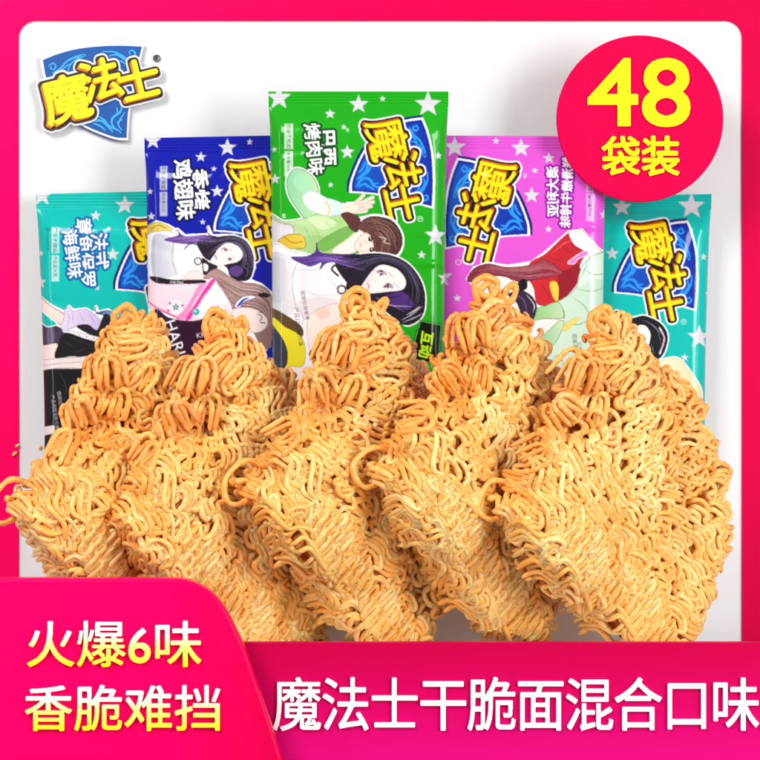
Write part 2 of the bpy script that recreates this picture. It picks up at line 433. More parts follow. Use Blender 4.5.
def simil(A, B, A2, B2):
    a = complex(*B)-complex(*A); b = complex(*B2)-complex(*A2); m = b/a; t = complex(*A2)-m*complex(*A)
    def f(P):
        z = (P[:, 0]+1j*P[:, 1])*m+t; return np.stack([z.real, z.imag], 1)
    return f, abs(m), math.degrees(math.atan2(m.imag, m.real))
def paint_logo(art, A2, B2, mirror=None):
    """the emblem of the wall, turned and scaled so that its first and last character land on A2 and B2"""
    if mirror is not None:
        f0, sc, ang = simil((65, 101), (138.7, 81.7), (2*mirror-A2[0], A2[1]), (2*mirror-B2[0], B2[1]))
        flip = lambda P: np.stack([2*mirror-P[:, 0], P[:, 1]], 1)
    else:
        f0, sc, ang = simil((65, 101), (138.7, 81.7), A2, B2); flip = lambda P: P
    art.map = lambda P: flip(f0(P))
    art.poly(grow(SH, 1.07, -1.6, 2.0), (14, 26, 110)); art.poly(grow(SH, 1.05), (240, 242, 250))
    art.poly(grow(SH, 0.995), (12, 40, 150)); art.poly(grow(SH, 0.93), (18, 84, 190), color2=(12, 44, 160))
    for pts, wd in SWIRLS: art.poly(W(ribbon(pts, wd*1.25)), (40, 150, 238))
    art.map = flip
    def chars(kind):
        for ch, cx, cy, w_, h_ in LOGO_CH:
            p = f0(np.array([[cx/K+30, cy/K+20]]))[0]; em = w_/K*sc; a = LOGO_ROT+ang
            sx = np.array([-1.9, 2.0])*sc; r = math.radians(ang); sh_ = (sx[0]*math.cos(r)-sx[1]*math.sin(r), sx[0]*math.sin(r)+sx[1]*math.cos(r))
            if kind == 0: art.text(ch, p[0]+sh_[0]*0.4, p[1]+sh_[1]*0.4, em, a, None, 0.7*sc, [(5.4*sc, (245, 245, 250))])
            if kind == 1: art.text(ch, p[0]+sh_[0]*0.4, p[1]+sh_[1]*0.4, em, a, None, 0.7*sc, [(3.6*sc, (34, 14, 10))])
            if kind == 2: art.text(ch, p[0], p[1], em, a, (255, 226, 20), 0.62*sc, (), (sh_[0], sh_[1], (190, 88, 10)))
    for k in range(3): chars(k)
    art.map = lambda P: P

WH = (252, 252, 252)
def T(x0, y0, k): return lambda pts: [(x/k+x0, y/k+y0) for x, y in pts]
def strip(art, x0, x1, ya, yb, box, ink, body1, body2, ang=90):
    m = (ya+yb)/2; mx = (x0+x1)/2
    for (a, b, t) in ((ya, m-1, body1), (m+1, yb, body2)):
        art.poly([(x0, a), (x1, a), (x1, b), (x0, b)], box)
        art.text(t, mx, (a+b)/2, (b-a)/len(t)*0.98, ang, ink, 0.0)

def art_green():
    a = Art(262, 88, 456, 426, (26, 168, 20))
    z = T(250, 80, 3.4545)
    for x, y, r in ((100, 62, 44), (375, 85, 35), (458, 65, 12), (615, 85, 48), (277, 120, 20), (325, 168, 11), (337, 255, 26), (280, 367, 11), (88, 345, 20), (85, 243, 11), (650, 265, 14), (640, 540, 40), (592, 607, 16), (675, 685, 28), (598, 755, 12)):
        (p,) = z([(x, y)]); a.star(p[0], p[1], r/3.4545)
    paint_logo(a, (385, 139.7), (400.6, 204))
    a.text('R', 420, 220, 4, 90, (215, 235, 215), 0); a.stroke(arc(420, 220, 2.6, 0, 350), 0.5, (215, 235, 215))
    o = [(2.3, (6, 70, 22))]
    a.text('巴西', 328, 149, 18.5, 87, WH, 0.5, o); a.text('烤肉味', 314.5, 150.5, 17.5, 84, WH, 0.45, o)
    strip(a, 285, 293.5, 125, 178, (196, 224, 196), (40, 90, 50), '即食干脆面', '净含量26克')
    a.text('图片仅供参考', 282, 136, 3.2, 90, (20, 80, 30))
    # girl in pale green robe, lying across the pack
    H = 1.5
    body = [[(130, 345), (160, 310), (210, 330), (235, 370), (240, 400), (262, 440), (240, 490), (200, 490), (165, 450), (135, 400)],
            [(60, 470), (120, 492), (190, 482), (240, 465), (300, 455), (350, 490), (360, 540), (330, 590), (270, 610), (200, 600), (140, 600), (60, 620)],
            [(320, 440), (345, 431), (370, 434), (376, 450), (352, 464), (326, 460)],
            [(360, 500), (400, 478), (440, 472), (492, 488), (522, 530), (527, 572), (507, 610), (460, 618), (400, 610)]]
    for b in body: a.stroke(z(b), H*2, WH, True, True)
    for b in body: a.poly(z(b), WH, True)
    a.shape(z(body[0]), (138, 208, 160), (80, 110, 110), 0.7, color2=(206, 232, 176))
    a.shape(z([(150, 350), (175, 330), (205, 350), (215, 385), (190, 395), (165, 380)]), (170, 226, 190), alpha=0.7)
    a.shape(z(body[1]), (200, 226, 170), (110, 140, 110), 0.6, color2=(170, 214, 130))
    a.shape(z([(150, 560), (220, 540), (300, 560), (270, 606), (180, 602)]), (150, 196, 116), alpha=0.6)
    a.shape(z([(200, 480), (260, 476), (300, 500), (250, 520)]), (222, 240, 200), alpha=0.7)
    a.shape(z([(60, 480), (110, 498), (150, 510), (140, 560), (60, 590)]), (225, 222, 228), (120, 110, 130), 0.5)
    a.shape(z([(185, 405), (215, 388), (262, 410), (292, 428), (332, 432), (332, 462), (280, 474), (230, 462), (195, 440)]), WH, (170, 190, 190), 0.5)
    a.shape(z([(265, 418), (290, 418), (318, 434), (312, 466), (284, 468)]), (214, 234, 240), (150, 170, 190), 0.4)
    a.stroke(z([(262, 425), (275, 445), (270, 470)]), 1.6, (230, 205, 90))
    a.shape(z(body[2]), (255, 226, 210))
    for p in ([(350, 440), (376, 420), (393, 402)], [(362, 440), (396, 424), (424, 410)], [(364, 446), (400, 434), (426, 426)], [(364, 453), (398, 446), (418, 441)], [(358, 460), (388, 459), (402, 456)]):
        a.stroke(z(p), 3.4, WH)
    for p in ([(350, 440), (376, 420), (393, 402)], [(362, 440), (396, 424), (424, 410)], [(364, 446), (400, 434), (426, 426)], [(364, 453), (398, 446), (418, 441)], [(358, 460), (388, 459), (402, 456)]):
        a.stroke(z(p), 2.6, (206, 96, 84)); a.stroke(z(p), 1.9, (255, 226, 210))
    a.shape(z([(322, 440), (348, 432), (372, 436), (374, 452), (352, 462), (326, 458)]), (255, 226, 210))
    a.shape(z([(70, 600), (100, 556), (130, 538), (182, 540), (190, 582), (130, 585), (95, 612)]), (206, 168, 30), (130, 90, 20), 0.5, color2=(236, 206, 80))
    a.stroke(z([(120, 545), (150, 565), (185, 560)]), 0.9, (160, 120, 20))
    a.shape(z([(236, 566), (330, 512), (354, 532), (262, 594)]), (118, 180, 84), (70, 120, 60), 0.4)
    a.shape(z([(286, 592), (345, 548), (382, 520), (402, 560), (360, 600), (310, 604)]), (255, 238, 228), (200, 150, 140), 0.4)
    for p in ([(215, 500), (240, 540), (235, 590)], [(260, 490), (285, 520)], [(190, 510), (215, 560)], [(280, 480), (320, 500)]): a.stroke(z(p), 0.5, (140, 180, 120))
    a.shape(z([(315, 468), (345, 462), (382, 486), (372, 528), (350, 520), (335, 498)]), (92, 52, 50), (50, 28, 30), 0.4)
    a.shape(z([(372, 512), (400, 482), (440, 476), (490, 490), (520, 530), (525, 572), (505, 606), (462, 612), (432, 602), (420, 560), (398, 532)]), (104, 66, 60), (52, 30, 34), 0.6, color2=(74, 44, 44))
    for p in ([(400, 490), (450, 500), (490, 540), (505, 590)], [(420, 485), (470, 505), (510, 560)], [(440, 520), (470, 560), (475, 600)], [(430, 500), (455, 550), (452, 600)]): a.stroke(z(p), 0.6, (150, 106, 92))
    for p in ([(410, 500), (460, 520), (490, 580)], [(450, 490), (500, 530)], [(425, 530), (445, 580)]): a.stroke(z(p), 0.6, (58, 34, 36))
    strands(a, z([(392, 500), (440, 480), (495, 498), (522, 545), (515, 600)]), z([(415, 545), (440, 540), (452, 555), (456, 580), (450, 606)]), 40, (156, 112, 98), (48, 28, 32), 0.6, 5)
    a.stroke(z([(446, 545), (470, 552), (462, 562), (482, 570)]), 0.8, (220, 200, 195))
    a.shape(z([(362, 574), (380, 544), (404, 530), (420, 548), (428, 575), (420, 600), (396, 606), (374, 598)]), (255, 228, 214), (150, 90, 82), 0.5)
    a.shape(z([(372, 590), (384, 600), (412, 602), (420, 590), (398, 594)]), (244, 200, 184), alpha=0.7)
    for p in ([(404, 528), (424, 540), (420, 556)], [(412, 524), (436, 556), (426, 572)], [(420, 560), (438, 584), (422, 596)], [(400, 534), (416, 536), (424, 548)]): a.stroke(z(p), 1.5, (98, 62, 56), taper=True)
    for cx, cy in ((414, 553), (418, 590)): 
        (p,) = z([(cx, cy)]); a.dot(p[0], p[1], 2.3, 2.4, WH); a.dot(p[0], p[1], 1.9, 2.4, (92, 52, 40)); a.dot(p[0]+0.2, p[1], 0.9, 1.3, (40, 20, 20)); a.dot(p[0]+0.7, p[1]-0.7, 0.6, 0.6, WH); a.stroke([(p[0]+1.4, p[1]-2.6), (p[0]+2.3, p[1]), (p[0]+1.4, p[1]+2.6)], 0.8, (60, 30, 30))
    a.stroke(z([(378, 562), (383, 572), (380, 580)]), 0.6, (220, 90, 90)); a.dot(*z([(398, 562)])[0], 2.0, 1.4, (255, 205, 195)); a.dot(*z([(402, 596)])[0], 1.8, 1.2, (255, 205, 195))
    a.stroke(z([(425, 545), (432, 556)]), 0.5, (80, 50, 45))
    # woman with long black and purple hair
    q = T(240, 220, 3.4545)
    coat = [(104, 118), (180, 112), (260, 130), (340, 165), (395, 215), (400, 262), (372, 320), (320, 392), (270, 470), (250, 560), (104, 560)]
    hair = [(330, 150), (420, 122), (505, 122), (572, 148), (618, 200), (638, 262), (630, 330), (590, 362), (556, 356), (480, 300), (400, 250)]
    for b in (coat, hair): a.stroke(q(b), H*2, WH, True, True); a.poly(q(b), WH, True)
    a.shape(q(coat), (252, 248, 250), (150, 140, 160), 0.5)
    a.shape(q([(104, 125), (170, 125), (196, 165), (176, 215), (190, 262), (180, 330), (104, 290)]), (206, 206, 216), color2=(240, 238, 244))
    a.shape(q([(108, 140), (152, 138), (164, 200), (150, 280), (108, 270)]), (176, 178, 192), alpha=0.5, color2=(214, 214, 224))
    a.shape(q([(190, 300), (240, 270), (300, 268), (340, 290), (270, 312), (230, 350)]), (232, 222, 230), alpha=0.7)
    a.shape(q([(200, 170), (250, 168), (236, 220), (206, 260)]), (238, 232, 240), alpha=0.8)
    for p in ([(190, 170), (240, 176), (300, 168)], [(215, 240), (260, 260), (330, 262)], [(300, 190), (330, 230), (372, 262)], [(196, 290), (220, 340), (206, 400)]): a.stroke(q(p), 0.6, (176, 166, 186), taper=True)
    a.stroke(q([(200, 150), (182, 210), (194, 300)]), 0.6, (150, 145, 165))
    a.shape(q([(235, 350), (270, 310), (330, 292), (372, 306), (376, 350), (330, 400), (262, 470), (240, 440)]), (255, 240, 232), (215, 170, 160), 0.5)
    a.shape(q([(262, 318), (300, 300), (312, 330), (280, 345)]), (248, 200, 180), alpha=0.6)
    tail = [(178, 132), (232, 128), (262, 112), (266, 82), (278, 114), (340, 122), (410, 122), (470, 136), (440, 182), (380, 165), (330, 150), (300, 152), (276, 174), (282, 150), (240, 162)]
    a.shape(q(tail), (92, 56, 150), (54, 30, 90), 0.5, color2=(60, 36, 96))
    for p in ([(200, 136), (280, 132), (380, 134)], [(220, 150), (300, 140), (400, 150)], [(290, 126), (350, 130), (430, 150)]): a.stroke(q(p), 0.8, (140, 104, 190), taper=True)
    a.stroke(q([(340, 195), (318, 172), (336, 158), (360, 172), (372, 205)]), 2.0, (40, 30, 46)); 
    a.shape(q(hair), (34, 28, 44), (16, 12, 24), 0.5, color2=(24, 18, 34))
    a.shape(q([(500, 262), (560, 250), (600, 290), (612, 330), (570, 312), (520, 292)]), (74, 44, 120))
    a.shape(q([(560, 330), (600, 300), (634, 290), (628, 335), (590, 362), (552, 360)]), (26, 20, 34), WH, 0.0)
    for p in ([(350, 160), (450, 150), (520, 142)], [(520, 135), (590, 180), (615, 250)], [(540, 140), (600, 210), (612, 290)], [(430, 140), (500, 130)], [(560, 160), (594, 230), (590, 290)]): a.stroke(q(p), 0.9, (92, 84, 110), taper=True)
    strands(a, q([(345, 155), (430, 128), (510, 126), (580, 160), (618, 215), (634, 270), (612, 340)]), q([(390, 205), (430, 180), (490, 146), (545, 160), (578, 205), (586, 250), (560, 330)]), 46, (104, 94, 128), (12, 8, 20), 0.8, 3)
    strands(a, q([(200, 134), (270, 118), (340, 124), (430, 128)]), q([(250, 162), (310, 148), (380, 164), (440, 180)]), 18, (150, 112, 206), (48, 26, 84), 0.7, 4)
    for p in ([(470, 150), (440, 190), (424, 236)], [(480, 156), (452, 200), (436, 250)], [(430, 250), (470, 262), (520, 256), (570, 240)], [(440, 256), (490, 274), (560, 262)]): a.stroke(q(p), 2.0, (34, 27, 44), taper=True)
    for p in ([(560, 356), (600, 340), (636, 322)], [(556, 348), (590, 330), (630, 300)], [(470, 270), (520, 296), (590, 300)]): a.stroke(q(p), 0.8, (206, 200, 220), taper=True)
    a.stroke(q([(575, 330), (606, 312), (622, 300)]), 1.2, (230, 226, 236), taper=True); a.stroke(q([(460, 285), (530, 300), (570, 320)]), 0.9, (120, 100, 150), taper=True)
    a.shape(q([(416, 240), (440, 200), (470, 166), (500, 158), (545, 174), (572, 210), (562, 242), (512, 250), (460, 256), (428, 256)]), (255, 243, 238), (120, 80, 90), 0.4)
    a.stroke(q([(476, 184), (488, 180), (496, 190)]), 1.3, (80, 30, 70)); a.dot(*q([(487, 190)])[0], 1.4, 1.9, (150, 70, 150), 0.5); a.dot(*q([(489, 189)])[0], 0.8, 1.2, (70, 10, 60), 0.4); a.dot(*q([(491, 186)])[0], 0.5, 0.5, WH); a.stroke(q([(472, 182), (486, 176), (500, 184), (504, 192)]), 0.9, (50, 20, 50))
    a.stroke(q([(500, 236), (512, 226), (522, 236)]), 1.3, (80, 30, 70)); a.dot(*q([(511, 233)])[0], 1.3, 1.8, (150, 70, 150), 0.5); a.dot(*q([(513, 232)])[0], 0.8, 1.2, (70, 10, 60), 0.4); a.dot(*q([(515, 229)])[0], 0.5, 0.5, WH); a.stroke(q([(496, 234), (510, 222), (524, 228), (528, 238)]), 0.9, (50, 20, 50))
    a.stroke(q([(506, 182), (520, 190), (528, 200)]), 0.5, (70, 50, 60)); a.stroke(q([(530, 222), (542, 228), (546, 238)]), 0.5, (70, 50, 60))
    a.stroke(q([(440, 222), (446, 230), (444, 238)]), 1.5, (210, 50, 70)); a.stroke(q([(464, 212), (472, 216)]), 0.5, (210, 160, 150))
    a.shape(q([(440, 200), (470, 168), (486, 172), (458, 208), (440, 248), (424, 244)]), (250, 222, 222), alpha=0.55)
    a.shape(q([(376, 212), (410, 232), (424, 262), (396, 262), (368, 240)]), (34, 28, 36))
    a.stroke(arc(240+352/3.4545, 220+243/3.4545, 4.0, 0, 350, 16), 1.6, (30, 28, 34)); 
    # bag strap and yellow bag at the lower left
    a.shape(q([(104, 305), (160, 330), (215, 372), (212, 404), (150, 372), (104, 348)]), (96, 74, 46), (50, 36, 20), 0.4)
    a.shape(q([(104, 348), (160, 372), (212, 404), (228, 460), (216, 506), (165, 510), (104, 560)]), (238, 228, 44), (150, 130, 20), 0.5)
    a.shape(q([(96, 362), (130, 385), (158, 430), (166, 470), (155, 512), (96, 540)]), (56, 60, 78), (24, 26, 36), 0.5)
    a.shape(q([(170, 520), (240, 510), (270, 540), (200, 570)]), (250, 236, 240)); a.shape(q([(240, 460), (285, 420), (300, 450), (262, 490)]), (70, 36, 44))
    a.text('图案仅供参考', 305.5, 306, 5.0, 80, (40, 36, 40), 0.1); a.text('产品以实物为准', 299, 327, 5.6, 82, (40, 36, 40), 0.12)
    b = q([(622, 350), (694, 364), (684, 500), (588, 478)])
    a.stroke(b, 2.4, (20, 60, 30), False, True); a.poly(b, (10, 26, 14)); a.stroke(b, 0.6, (90, 220, 90), False, True)
    a.text('互动', 426, 345, 13.5, 98, (190, 240, 40), 0.5)
    return a

def art_blue():
    a = Art(140, 130, 330, 456, (8, 22, 166)); z1 = T(0, 0, 2.923)
    for x, y, r in ((447, 412, 26), (665, 432, 28), (730, 415, 10), (588, 460, 17), (628, 497, 9), (638, 563, 19), (596, 652, 9), (441, 562, 10), (445, 634, 13)):
        (p,) = z1([(x, y)]); a.star(p[0], p[1], r/2.923)
    paint_logo(a, (250.5, 179.7), (264.5, 243))
    o = [(2.2, (2, 4, 64))]
    a.text('香烤', 200.6, 190.5, 20.5, 86, WH, 0.55, o); a.text('鸡翅味', 185, 190.5, 20.5, 85, WH, 0.5, o)
    strip(a, 161, 168.5, 167, 217, (176, 182, 206), (30, 34, 90), '即食干脆面', '净含量26克')
    q = T(140, 220, 5.07); H = 1.3
    outl = [[(30, 40), (90, 12), (150, 32), (200, 62), (196, 50), (235, 84), (350, 78), (352, 40), (372, 84), (480, 82), (545, 106), (580, 168), (585, 245), (562, 308), (620, 330), (668, 372), (690, 480), (660, 640), (500, 800), (30, 800)]]
    for b in outl: a.stroke(q(b), H*2, WH, False, True); a.poly(q(b), WH)
    a.shape(q([(30, 40), (90, 15), (150, 35), (168, 56), (110, 66), (30, 100)]), (206, 178, 60), (120, 90, 20), 0.5, color2=(236, 214, 120))
    a.stroke(q([(60, 50), (100, 30), (140, 48)]), 0.9, (150, 116, 20))
    a.shape(q([(30, 95), (110, 62), (170, 66), (240, 110), (310, 130), (346, 200), (300, 262), (240, 300), (150, 310), (30, 300)]), (244, 242, 248), (140, 130, 150), 0.4)
    a.shape(q([(70, 88), (150, 84), (186, 120), (176, 200), (200, 270), (150, 296), (70, 280)]), (186, 188, 202), color2=(232, 230, 238))
    a.stroke(q([(176, 110), (170, 200), (192, 280)]), 0.5, (140, 136, 156))
    a.shape(q([(236, 300), (250, 270), (300, 262), (330, 290), (300, 312)]), (255, 230, 226), (220, 130, 140), 0.4)
    a.shape(q([(130, 104), (200, 82), (192, 52), (232, 86), (330, 82), (400, 92), (430, 110), (380, 132), (300, 122), (220, 124)]), (110, 70, 156), (58, 32, 96), 0.4, color2=(70, 44, 104))
    for p in ([(160, 104), (240, 98), (340, 100)], [(220, 112), (300, 108), (380, 116)]): a.stroke(q(p), 0.7, (160, 126, 204), taper=True)
    a.stroke(q([(232, 150), (260, 126), (300, 132), (320, 160)]), 1.2, (40, 30, 46))
    a.stroke(q([(352, 44), (346, 66), (366, 84), (392, 90)]), 1.0, (50, 40, 60))
    a.shape(q([(300, 112), (400, 90), (480, 85), (540, 110), (575, 170), (580, 240), (560, 302), (510, 312), (462, 286), (440, 240), (350, 206), (316, 170)]), (40, 31, 50), (20, 14, 28), 0.4, color2=(28, 20, 36))
    a.shape(q([(460, 250), (500, 235), (530, 262), (500, 290), (466, 280)]), (90, 60, 130))
    for p in ([(330, 120), (420, 108), (490, 112)], [(490, 100), (545, 140), (562, 210)], [(500, 110), (540, 180), (552, 260)], [(470, 96), (520, 116)], [(520, 230), (550, 260), (540, 300)]): a.stroke(q(p), 0.8, (110, 100, 130), taper=True)
    strands(a, q([(320, 118), (400, 96), (480, 90), (540, 115), (572, 175), (576, 240), (550, 300)]), q([(352, 200), (380, 165), (420, 130), (490, 126), (524, 170), (520, 225), (480, 280)]), 44, (120, 108, 146), (14, 10, 22), 0.6, 6)
    strands(a, q([(150, 104), (230, 88), (320, 86), (400, 98)]), q([(200, 118), (260, 122), (320, 124), (390, 126)]), 14, (170, 134, 216), (52, 30, 90), 0.5, 7)
    a.shape(q([(362, 216), (384, 178), (404, 148), (450, 120), (505, 140), (527, 180), (502, 215), (450, 228), (404, 240)]), (255, 242, 237), (110, 70, 80), 0.35)
    a.dot(*q([(437, 157)])[0], 1.3, 1.2, (176, 70, 140)); a.dot(*q([(461, 205)])[0], 1.3, 1.2, (176, 70, 140)); a.stroke(q([(420, 154), (436, 146), (450, 160)]), 1.0, (80, 30, 70)); a.stroke(q([(448, 206), (460, 196), (470, 204)]), 0.9, (80, 30, 70))
    a.stroke(q([(454, 150), (474, 162)]), 0.4, (70, 50, 60)); a.stroke(q([(472, 186), (484, 200)]), 0.4, (70, 50, 60))
    a.stroke(q([(386, 186), (394, 194), (390, 204)]), 1.2, (214, 50, 70)); a.dot(*q([(424, 176)])[0], 1.4, 1.0, (255, 214, 206))
    a.shape(q([(322, 196), (360, 220), (400, 240), (370, 270), (330, 282), (322, 240)]), (42, 34, 42)); a.shape(q([(330, 224), (352, 236), (346, 262), (330, 258)]), (250, 240, 236))
    a.stroke(arc(140+300/5.07, 220+213/5.07, 3.4, 0, 350, 16), 1.2, (30, 28, 34))
    a.shape(q([(330, 300), (360, 265), (400, 252), (460, 290), (520, 318), (600, 330), (664, 372), (680, 480), (664, 640), (620, 640), (560, 540), (470, 470), (430, 390), (380, 310)]), (182, 146, 142), (96, 64, 66), 0.5, color2=(150, 112, 110))
    for p in ([(380, 280), (460, 330), (560, 360), (650, 400)], [(400, 270), (480, 310), (600, 350)], [(400, 310), (450, 370), (540, 390), (640, 440)], [(440, 390), (520, 410), (620, 470), (650, 560)], [(360, 285), (420, 330), (450, 400)], [(560, 350), (640, 390), (670, 470)]): a.stroke(q(p), 0.7, (110, 76, 78), taper=True)
    for p in ([(420, 300), (500, 340), (580, 350)], [(470, 380), (560, 380), (640, 420)]): a.stroke(q(p), 0.7, (222, 192, 186), taper=True)
    strands(a, q([(360, 270), (440, 280), (520, 322), (620, 340), (672, 400), (672, 520)]), q([(410, 350), (450, 400), (500, 440), (580, 450), (640, 490), (652, 600)]), 56, (216, 186, 180), (104, 70, 72), 0.6, 8)
    a.shape(q([(462, 470), (520, 446), (590, 456), (640, 490), (650, 530), (620, 566), (560, 570), (500, 540)]), (254, 236, 230), (150, 100, 100), 0.4)
    a.stroke(q([(596, 480), (616, 486), (622, 502), (610, 512)]), 0.7, (60, 40, 40)); a.stroke(q([(612, 520), (640, 524)]), 0.8, (60, 40, 40)); a.stroke(q([(604, 470), (628, 474)]), 0.5, (60, 40, 40))
    a.shape(q([(606, 376), (640, 372), (664, 384), (650, 396), (614, 392)]), (40, 24, 28))
    a.shape(q([(484, 440), (520, 396), (575, 386), (590, 396), (530, 420), (510, 446)]), WH, (40, 50, 150), 0.5); a.shape(q([(496, 438), (526, 404), (560, 396), (530, 416), (508, 440)]), (44, 66, 176))
    a.shape(q([(30, 300), (120, 322), (320, 326), (370, 296), (410, 340), (462, 420), (470, 474), (400, 440), (330, 506), (230, 512), (80, 450), (30, 440)]), (250, 214, 228), (190, 110, 150), 0.4, color2=(250, 236, 244))
    a.shape(q([(300, 420), (384, 326), (456, 424), (400, 438), (326, 500), (270, 480)]), (252, 250, 253), (200, 170, 190), 0.3)
    a.shape(q([(190, 500), (250, 430), (300, 340), (345, 318), (280, 420), (240, 500)]), (240, 150, 204))
    a.shape(q([(236, 508), (290, 420), (340, 340), (374, 302), (384, 318), (330, 388), (280, 470), (262, 504)]), (236, 60, 164))
    a.stroke(q([(300, 440), (340, 380), (372, 336)]), 0.7, (240, 120, 190))
    a.shape(q([(56, 286), (180, 306), (320, 306), (330, 322), (190, 328), (90, 322)]), (34, 24, 34)); a.text('THE ONE', 178, 282.8, 3.4, 2, (240, 236, 240), 0.05)
    a.stroke(q([(30, 400), (80, 440), (200, 500)]), 1.4, (236, 70, 164))
    (p,) = q([(188, 444)]); a.dot(p[0], p[1], 8.5, 7, (252, 240, 246)); a.star(p[0], p[1], 4.4, (52, 60, 70)); a.star(p[0], p[1], 2.8, (120, 210, 190))
    for cx, cy in ((158, 424), (150, 462), (222, 436)): (p,) = q([(cx, cy)]); a.star(p[0], p[1], 2.3, (236, 60, 150))
    (p,) = q([(290, 468)]); a.dot(p[0], p[1], 3.6, 3.6, (60, 190, 200)); a.dot(p[0]-0.8, p[1]-0.8, 1.3, 1.3, (200, 240, 240))
    a.shape(q([(70, 470), (150, 496), (236, 514), (330, 502), (404, 440), (372, 560), (330, 640), (300, 690), (230, 800), (60, 800)]), (48, 22, 48), (20, 8, 20), 0.4)
    a.text('HARI', 176.5, 337, 16.5, 72, (248, 244, 250), 0.1); a.text('KK', 202, 335, 7, -12, (232, 210, 226), 0.0)
    a.shape(q([(372, 560), (404, 440), (440, 470), (420, 560), (340, 650), (300, 690)]), (252, 244, 250)); a.stroke(q([(340, 640), (300, 690)]), 1.8, (236, 60, 164))
    return a

def art_pink():
    a = Art(424, 130, 612, 456, (222, 86, 210)); z3 = T(440, 0, 2.375); q = T(440, 230, 4.22); z6 = T(440, 190, 2.375)
    for x, y, r in ((35, 350, 27), (133, 335, 9), (192, 352, 24), (258, 377, 15), (223, 408, 8), (215, 467, 20), (255, 547, 9)):
        (p,) = z3([(x, y)]); a.star(p[0], p[1], r/2.375)
    for x, y, r in ((4, 208, 26), (40, 258, 10), (388, 60, 12)): (p,) = z6([(x, y)]); a.star(p[0], p[1], r/2.375)
    paint_logo(a, (494.5, 181), (477, 245.5), mirror=500)
    a.stroke(arc(458, 263, 2.6, 0, 350), 0.5, (245, 225, 245))
    a.map = lambda P: np.stack([2*500-P[:, 0], P[:, 1]], 1)     # the pack is seen mirrored
    o = [(2.2, (142, 10, 158))]
    a.text('澳大利亚', 1000-551.5, 192.5, 12.8, 91, WH, 0.36, o); a.text('鲜滑嫩牛排味', 1000-565.5, 193, 12, 87, WH, 0.32, o)
    strip(a, 1000-592, 1000-585, 166, 222, (226, 170, 226), (90, 40, 100), '即食干脆面', '净含量26克')
    a.map = lambda P: P
    H = 1.3
    sil = [(112, 210), (140, 162), (200, 142), (280, 156), (380, 140), (440, 98), (540, 10), (592, 2), (664, 80), (720, 110), (720, 640), (400, 700), (250, 400), (200, 290)]
    a.stroke(q(sil), H*2, WH, False, True); a.poly(q(sil), WH)
    dress = [(720, 92), (690, 92), (640, 112), (592, 160), (572, 240), (500, 300), (380, 345), (380, 400), (430, 470), (430, 560), (400, 700), (720, 640)]
    a.shape(q([(160, 225), (200, 200), (270, 200), (330, 240), (400, 330), (380, 400), (290, 390), (200, 300)]), (252, 236, 230), (170, 110, 110), 0.4)
    a.stroke(q([(196, 214), (214, 206), (230, 214)]), 0.9, (80, 40, 60)); a.stroke(q([(206, 226), (216, 222)]), 0.8, (160, 70, 110))
    a.shape(q([(340, 205), (380, 210), (400, 250), (410, 315), (370, 270)]), (253, 238, 232))
    a.shape(q([(376, 142), (440, 104), (540, 15), (580, 40), (612, 92), (586, 150), (572, 230), (500, 300), (412, 318), (392, 250), (372, 205)]), (210, 42, 52), (110, 14, 30), 0.5, color2=(186, 30, 46))
    a.shape(q([(495, 190), (540, 165), (584, 150), (572, 232), (500, 296), (490, 250)]), (150, 24, 42))
    for p in ([(450, 110), (480, 130), (520, 120)], [(500, 60), (530, 90), (560, 100)], [(430, 150), (470, 150), (500, 130)], [(540, 40), (560, 70), (590, 90)], [(420, 230), (450, 270), (460, 300)], [(560, 150), (540, 190), (520, 260)]): a.stroke(q(p), 0.8, (140, 20, 36), taper=True)
    a.stroke(q([(470, 100), (520, 60), (550, 50)]), 1.0, (236, 100, 100), taper=True)
    a.shape(q([(540, 14), (592, 4), (664, 80), (700, 100), (642, 124), (604, 92), (560, 64)]), (252, 242, 232), (120, 70, 70), 0.5)
    a.shape(q([(534, 142), (572, 110), (612, 90), (618, 108), (580, 124), (560, 146)]), (240, 120, 206), WH, 0.6)
    a.shape(q([(112, 214), (140, 166), (200, 146), (280, 160), (380, 150), (440, 128), (512, 182), (470, 200), (400, 212), (330, 222), (270, 200), (200, 198), (150, 224)]), (128, 42, 62), (70, 18, 34), 0.5, color2=(166, 62, 74))
    for p in ([(140, 180), (220, 165), (320, 180)], [(200, 158), (320, 170), (420, 150)], [(280, 180), (380, 180), (470, 160)], [(300, 200), (400, 196), (480, 190)]): a.stroke(q(p), 0.7, (196, 110, 120), taper=True)
    for p in ([(160, 190), (260, 180), (360, 200)], [(330, 160), (420, 170), (500, 184)]): a.stroke(q(p), 0.6, (82, 22, 40), taper=True)
    strands(a, q([(130, 190), (200, 152), (290, 164), (380, 152), (450, 138), (505, 175)]), q([(165, 215), (220, 196), (300, 200), (360, 214), (420, 206), (490, 190)]), 40, (206, 122, 130), (78, 20, 38), 0.6, 9)
    a.shape(q([(316, 242), (340, 210), (362, 216), (362, 250), (332, 260)]), (24, 18, 24))
    a.shape(q(dress), (214, 234, 212), (70, 130, 90), 0.6, color2=(190, 222, 200))
    a.shape(q([(590, 170), (640, 120), (720, 104), (720, 200), (640, 210), (580, 240)]), (222, 238, 224), alpha=0.8)
    for p in ([(600, 170), (650, 190), (720, 180)], [(570, 250), (640, 260), (720, 230)], [(560, 290), (610, 330), (640, 400)], [(500, 310), (520, 370), (470, 480)], [(520, 390), (580, 400), (640, 370)], [(450, 560), (500, 530), (520, 600)], [(440, 540), (490, 560)], [(620, 140), (590, 200)], [(600, 460), (640, 480), (680, 440)]): a.stroke(q(p), 0.8, (84, 148, 100), taper=True)
    a.shape(q([(372, 384), (500, 372), (512, 392), (440, 462), (410, 474)]), (252, 238, 233), (200, 150, 140), 0.4)
